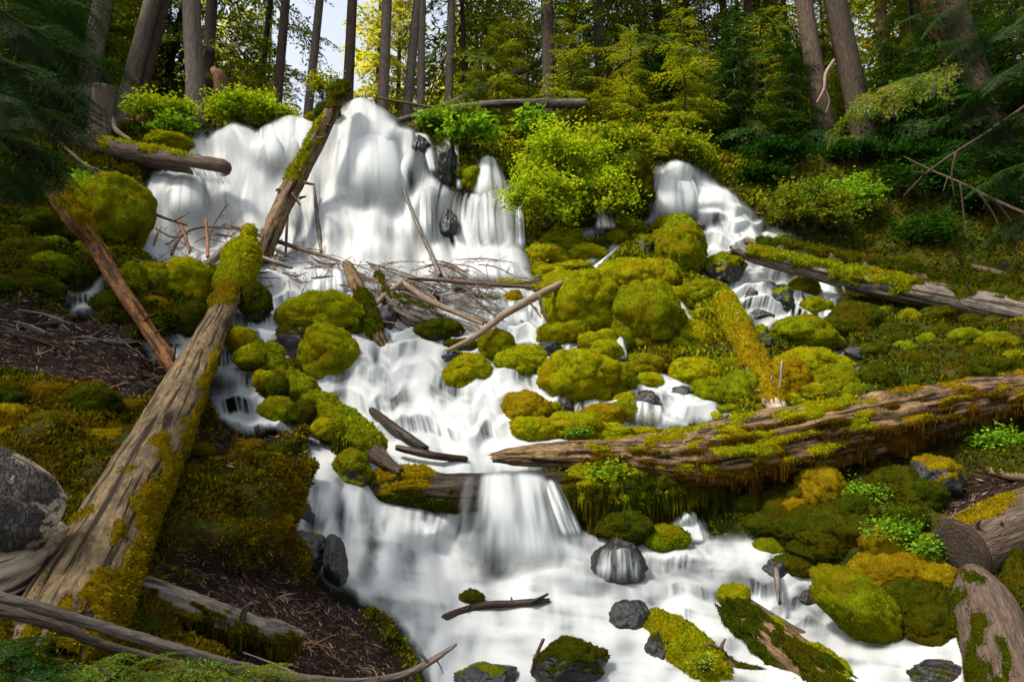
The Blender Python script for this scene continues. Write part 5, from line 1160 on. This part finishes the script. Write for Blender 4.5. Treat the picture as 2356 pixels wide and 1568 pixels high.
for i, (px, D, k_, s) in enumerate(saps):
    lb = {'sap': 'olive yellow hemlock sapling on the ridge between the two falls', 'sapg': 'fresh green hemlock sapling on the ridge', 'sapd': 'dark hemlock sapling in the shade on the ridge'}[k_]
    wood_tree(px, D, (k_, i % (4 if k_ == 'sap' else 2)), lb, {'sap': 'olive saplings on the ridge', 'sapg': 'green saplings on the ridge', 'sapd': 'dark saplings on the ridge'}[k_], s, TMs[i % 2])

# -- near conifer boughs hanging into the picture
def bough(label, pts, fol, L, n, spl=SPR_NEAR, inc=-.35, seed=1, group=None, thick=.012):
    """pts: (px,py,t) along the bough; sprays leave it on both sides"""
    r = np.random.default_rng(seed); P = np.array([P3(*p) for p in pts]); C = catmull(P, 30); base = C[0].copy(); C = C - base
    V, F, lc, _ = tube(C, np.linspace(thick, thick * .3, 30), 7, .05, 0, seed)
    o = link('conifer_bough', mesh('conifer_bough', V, F, M['bark_dark'], attrs={'lc': lc}), base); tag(o, label, 'bough', group)
    idx = np.linspace(2, 29, n).astype(int); d = norm(np.gradient(C, axis=0))[idx]; a0 = np.arctan2(d[:, 1], d[:, 0])
    az = a0 + np.where(np.arange(n) % 2, .8, -.8) + r.normal(size=n) * .25
    Vv, Ww, Aa = place_sprays(spl, C[idx], az, inc + r.normal(size=n) * .2, r.normal(size=n) * .3, L * r.uniform(.6, 1.15, n), r)
    link('needles', leaf_mesh('needles', Vv, Ww, Aa, fol), parent=o); return o
bl = [((-120,-60,4.6),(60,60,4.6),(200,120,4.8)),((-150,60,4.4),(40,150,4.4),(170,210,4.6)),((-150,150,4.3),(30,230,4.3),(150,262,4.5)),((-150,230,4.2),(10,310,4.2),(120,345,4.4)),((-150,-120,5.0),(60,-30,5.0),(190,10,5.2)),((-150,320,4.6),(-20,380,4.6),(70,400,4.8)),((-100,0,5.6),(40,60,5.6),(150,60,5.8)),((-150,100,5.4),(0,260,5.4),(60,330,5.5))]
ll = ['topmost dark fir bough reaching in at the upper left','second dark fir bough from the top at the left margin','middle dark fir bough at the left margin, over the far trunk','lowest long dark fir bough at the left margin','dark fir bough along the upper left corner','short dark fir bough sinking toward the mossy rocks at left','dark fir bough behind the topmost left one','dark drooping fir bough close to the left margin']
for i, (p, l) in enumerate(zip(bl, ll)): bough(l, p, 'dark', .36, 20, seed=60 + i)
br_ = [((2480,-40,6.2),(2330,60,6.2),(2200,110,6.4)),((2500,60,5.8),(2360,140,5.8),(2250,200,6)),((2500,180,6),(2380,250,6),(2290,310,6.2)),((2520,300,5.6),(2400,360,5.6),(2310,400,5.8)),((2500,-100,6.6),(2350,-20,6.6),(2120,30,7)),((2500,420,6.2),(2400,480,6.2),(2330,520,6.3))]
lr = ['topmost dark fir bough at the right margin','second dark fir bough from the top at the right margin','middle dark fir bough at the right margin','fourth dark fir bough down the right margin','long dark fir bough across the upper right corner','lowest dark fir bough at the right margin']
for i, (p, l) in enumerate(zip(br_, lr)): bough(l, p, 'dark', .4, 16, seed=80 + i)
bough('soft green hemlock bough across the furrowed right trunk', ((2200,150,12),(2100,180,11.8),(1990,215,11.6)), 'mid', 1.0, 14, SPR_MID, seed=90, thick=.02)
bb = [((60,1560,2.2),(200,1530,2.2),(330,1545,2.25)),((200,1620,2.15),(330,1560,2.2),(430,1540,2.3)),((420,1640,2.4),(520,1560,2.5),(600,1545,2.6)),((560,1640,2.7),(620,1585,2.8),(680,1570,2.9)),((-60,1480,2.1),(10,1500,2.1),(70,1520,2.1)),((-80,1560,2.0),(0,1550,2.0),(60,1560,2.0))]
lb_ = ['hemlock spray under the grey branch, left of bottom left middle','hemlock spray low between the two foreground branches','small hemlock spray under the middle of the grey branch','rightmost small hemlock spray under the grey branch','blurred dark hemlock spray above in the bottom left corner','blurred dark hemlock spray lowest in the bottom left corner']
for i, (p, l) in enumerate(zip(bb, lb_)): bough(l, p, 'mid' if i < 4 else 'dark', .20, 9, SPR_MID, seed=95 + i, inc=.1, thick=.003)

# -- broad leaved shrubs
def shrub_mesh(w, h, d, n, leaf, fol, seed, hang=.0, nst=26):
    r = np.random.default_rng(seed); S = []; Wd = []
    for i in range(nst):
        a = r.uniform(0, 6.28); R_ = r.uniform(.25, 1) ** .6; top = np.array([math.cos(a) * R_ * w / 2, math.sin(a) * R_ * d / 2, h * (1 - .55 * R_ ** 2) * r.uniform(.6, 1.05) - hang * R_ * r.random()])
        b = np.array([top[0] * .15, top[1] * .15, 0]); u = np.linspace(0, 1, 7)[:, None]
        c = b * (1 - u) + top * u + np.array([0, 0, 1.]) * (.35 * h * np.sin(np.pi * u) * (.5 if hang else .35)); S.append(c)
        for k_ in range(6):
            q = norm(np.cross(c[k_ + 1] - c[k_], r.normal(size=3))) * .006; Wd.append(np.stack([c[k_] - q, c[k_] + q, c[k_ + 1] + q * .6, c[k_ + 1] - q * .6]))
    S = np.array(S); i = r.integers(0, nst, n); u = r.uniform(.25, 1, n) ** .7 * 5.99; k_ = u.astype(int); f = (u - k_)[:, None]
    p = S[i, k_] * (1 - f) + S[i, k_ + 1] * f
    # small clusters along side twigs
    tw = r.integers(0, 9, n); off = norm(np.random.default_rng(seed + 1).normal(size=(nst * 9 * 6, 3)) * np.array([1, 1, .45])); o_ = off[(i * 9 + tw) * 6 + k_ % 6]
    p = p + o_ * (r.random(n) * .26 * min(w, 1.4))[:, None] + r.normal(size=(n, 3)) * .025
    L = norm(np.stack([r.normal(size=n), r.normal(size=n), r.normal(size=n) * .35 - .25], 1)); sz = leaf * r.uniform(.6, 1.25, n)
    wv = norm(np.cross(L, np.array([0, 0, 1.]) + .6 * r.normal(size=(n, 3)))) * (sz * .32)[:, None]; L = L * sz[:, None]
    V = np.stack([p, p + .45 * L + wv, p + L, p + .45 * L - wv], 1)
    A_ = np.repeat(r.random(n)[:, None], 4, 1)
    return leaf_mesh('shrub', V, np.array(Wd), A_, fol)
def shrub(px, py, wpx, hpx, fol, label, group=None, leafpx=6, n=3000, seed=1, hang=0, dt=.2, name='shrub', sparse=1.0):
    t = float(depth(px, py + hpx * .4)) - dt; k_ = t / FOC; b = P3(px, py + hpx * .5, t)
    o = link(name, shrub_mesh(wpx * k_, hpx * k_, wpx * k_ * .6, int(n * sparse), leafpx * k_, fol, seed, hang * k_), b); tag(o, label, 'shrub', group); return o
shrub(1300,340,230,200,'lime','bright lime vine shrub spilling over the bank right of the main fall',leafpx=8.5,n=8500,seed=1,hang=60,dt=.9)
shrub(1250,430,170,170,'lime','lower mass of the bright shrub hanging beside the main fall foot',leafpx=8.5,n=7000,seed=2,hang=80,dt=1.0)
shrub(1390,420,170,150,'lime','right hand mass of the bright shrub over the small fall',leafpx=8.5,n=5500,seed=3,hang=60,dt=.9)
shrub(1420,330,200,110,'olive','olive fern like shrub between the bright shrub and the saplings',leafpx=10,n=3600,seed=4,hang=30,dt=.6)
shrub(1080,290,150,90,'green','maple shrub with broad leaves at the right lip of the falls',leafpx=19,n=420,seed=5,hang=30,dt=.7)
shrub(1240,270,110,90,'green','maple shrub with broad leaves above the bright shrub',leafpx=18,n=380,seed=6,hang=20,dt=.5)
shrub(1000,270,90,50,'green','low leafy shrub under the slanting grey trunk',leafpx=13,n=420,seed=61,dt=.3)
shrub(560,248,200,80,'lime','low bright shrub on the mossy overhang at the left lip',leafpx=8,n=6500,seed=7,hang=10,dt=.2)
shrub(360,245,160,80,'lime','leafy bush between the sawn stump and the leaning trunk',leafpx=8,n=4600,seed=8,dt=.1)
shrub(390,290,110,60,'green','leafy ground bush over the moss mound at the left lip',leafpx=9,n=2000,seed=9,dt=.2)
shrub(640,262,90,44,'lime','small bright bush at the right end of the mossy overhang',leafpx=9,n=1300,seed=10,dt=.1)
shrub(745,185,80,90,'olive','wispy hemlock tuft growing on the crown of the leaning snag',leafpx=8,n=900,seed=11,dt=.8)
shrub(1860,460,210,150,'mid','leafy green huckleberry bush right of the right waterfall',leafpx=8,n=8000,seed=12,hang=40,dt=.7)
shrub(1960,440,150,130,'green','dimmer part of the leafy bush toward the right margin',leafpx=9,n=2600,seed=13,hang=30,dt=.6)
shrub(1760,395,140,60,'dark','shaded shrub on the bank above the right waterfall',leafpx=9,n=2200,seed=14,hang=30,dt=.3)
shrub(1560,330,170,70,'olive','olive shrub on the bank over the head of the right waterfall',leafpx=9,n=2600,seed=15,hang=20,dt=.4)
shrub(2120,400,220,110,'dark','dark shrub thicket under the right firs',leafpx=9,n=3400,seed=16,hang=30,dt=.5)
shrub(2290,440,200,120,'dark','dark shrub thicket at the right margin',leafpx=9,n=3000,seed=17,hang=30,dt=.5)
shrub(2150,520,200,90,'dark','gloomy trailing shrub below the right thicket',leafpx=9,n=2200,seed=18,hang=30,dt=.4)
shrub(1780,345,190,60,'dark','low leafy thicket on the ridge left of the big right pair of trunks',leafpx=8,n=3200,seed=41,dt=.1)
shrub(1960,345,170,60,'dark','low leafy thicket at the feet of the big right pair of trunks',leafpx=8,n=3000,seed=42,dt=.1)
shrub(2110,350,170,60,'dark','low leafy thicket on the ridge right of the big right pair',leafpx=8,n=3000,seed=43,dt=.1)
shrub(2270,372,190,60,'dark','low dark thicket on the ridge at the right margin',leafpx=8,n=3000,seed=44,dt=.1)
shrub(1060,262,120,40,'mid','low leafy thicket under the horizontal log',leafpx=8,n=1800,seed=45,dt=.1)
shrub(60,430,180,100,'dark','dark shrub below the left fir boughs',leafpx=9,n=2600,seed=19,dt=.4)
shrub(180,420,130,80,'green','leafy plants between mossy rocks on the upper left bank',leafpx=7,n=1600,seed=20,dt=.3)
shrub(815,970,50,60,'lime','small leafy sprig on the shaggy mossy trunk',leafpx=7,n=260,seed=21,dt=.55,sparse=.7)
shrub(960,1076,50,30,'green','tiny clover sprig on the broken end of the lower log',leafpx=7,n=120,seed=22,dt=.3)
shrub(1390,1080,120,70,'lime','clover patch hanging on the front of the great rotten log',leafpx=7,n=1700,seed=23,dt=.55,hang=20)
shrub(1560,1035,110,50,'lime','bright clover patch on the middle of the great rotten log',leafpx=7,n=1000,seed=24,dt=1.0)
shrub(1850,975,230,50,'green','long clover patch on the face of the great rotten log',leafpx=8,n=2200,seed=25,dt=1.1)
shrub(2290,1010,120,80,'green','shaded leafy plants under the right end of the great log',leafpx=9,n=1800,seed=26,dt=.2)
shrub(1330,990,60,24,'green','small clover cushion on the wide lime hummock',leafpx=6,n=500,seed=27,dt=.4)
shrub(1620,1520,60,50,'lime','small leafy sprig at the top of the fluffy moss stub',leafpx=7,n=300,seed=28,dt=.25)
shrub(2000,1130,110,60,'green','leafy plants on the mossy rocks of the lower right bank',leafpx=8,n=1100,seed=29,dt=.2)
shrub(2060,1220,140,70,'green','leafy grass clump beside the rusty orange boulder',leafpx=9,n=1300,seed=30,dt=.2)
shrub(2160,1260,120,90,'green','grassy leaves before the sawn log',leafpx=10,n=1100,seed=31,dt=.15)
shrub(670,1140,60,60,'lime','leafy moss plants at the water edge of the left bank',leafpx=7,n=900,seed=32,dt=.1)
# -- grass tufts
def grass(px, py, hpx, label, seed, n=46, fol='lime'):
    r = np.random.default_rng(seed); t = float(depth(px, py)) - .03; k_ = t / FOC; b = P3(px, py, t); Vs = []
    for i in range(n):
        a = r.uniform(0, 6.28); L = hpx * k_ * r.uniform(.5, 1.1); o_ = r.normal(size=3) * np.array([1, 1, 0]) * hpx * k_ * .12; w = np.array([-math.sin(a), math.cos(a), 0]) * L * .025
        out = np.array([math.cos(a), math.sin(a), 0]) * r.uniform(.2, .8); pts = [o_ + out * L * s_ ** 1.6 + np.array([0, 0, L * (s_ - .35 * s_ ** 2.5)]) for s_ in (0, .35, .7, 1)]
        for j in range(3): Vs.append(np.stack([pts[j] - w * (1 - j * .3), pts[j] + w * (1 - j * .3), pts[j + 1] + w * (.7 - j * .33), pts[j + 1] - w * (.7 - j * .33)]))
    Vs = np.array(Vs); o = link('grass_tuft', leaf_mesh('grass_tuft', Vs, Vs[:1] * .01, np.repeat(r.random(len(Vs))[:, None], 4, 1), fol), b); tag(o, label, 'grass', None)
for i, (x, y, h, l) in enumerate([(540,1225,60,'tallest grass tuft on the mossy left bank'),(500,1265,40,'small grass tuft left of the tallest on the left bank'),(590,1290,36,'low grass tuft above the half buried root'),(440,1250,36,'grass tuft nearest the giant log on the left bank'),(620,1300,30,'last small grass tuft before the dark soil'),
    (885,1470,50,'grass tuft hanging over the water from the dark soil'),(940,1480,40,'thin grass tuft at the tip of the near left bank'),(1880,1010,30,'grass tuft on the crest of the great rotten log'),(2070,1300,50,'grass tuft on the rusty orange boulder'),(2120,1330,50,'grass tuft left of the great brown trunk'),(210,1010,34,'grass on the root ridge at the left margin'),(620,235,40,'grass clump on the mossy overhang at the left lip'),(520,270,36,'grass clump drooping at the left lip of the falls')]): grass(x, y, h, l, 400 + i)
# -- stumps
log('tree_stump','tall grey sawn stump with a pale torn side at the left lip of the falls',[(240,200,26,13.6),(238,240,25,13.6),(234,290,27,13.6),(232,325,36,13.6)],'bark_grey',cat='stump',seed=500,ends=('cut','round'),capmat='wood_cream',ridge=.15,seg=40)
log('tree_stump','small dark broken stump behind the mossy overhang',[(508,215,14,15.2),(505,180,14,15.2),(500,170,13,15.2)],'bark_red',cat='stump',seed=501,ends=('round','jag'),ridge=.15)
log('dead_branch','curved pale root sweeping from the sawn stump',[(258,270,5,13.6),(268,300,6,13.5),(300,322,4,13.4)],'twig_pale',cat='branch',seed=502)
log('dead_branch','bleached dead branch hanging on the left of the two big right trunks',[(1918,140,4,15.8),(1900,170,4,15.6),(1896,205,3,15.5),(1880,235,2,15.5)],'twig_pale',cat='branch',seed=503,forks=[[(1896,200,2,15.5),(1908,230,1.5,15.5),(1900,260,1,15.5)]])
log('dead_branch','thin grey branch above the head of the main falls',[(870,225,2.5,15.5),(930,236,3,15.5),(1000,248,2.5,15.6),(1030,252,2,15.6)],'twig',cat='branch',seed=504)
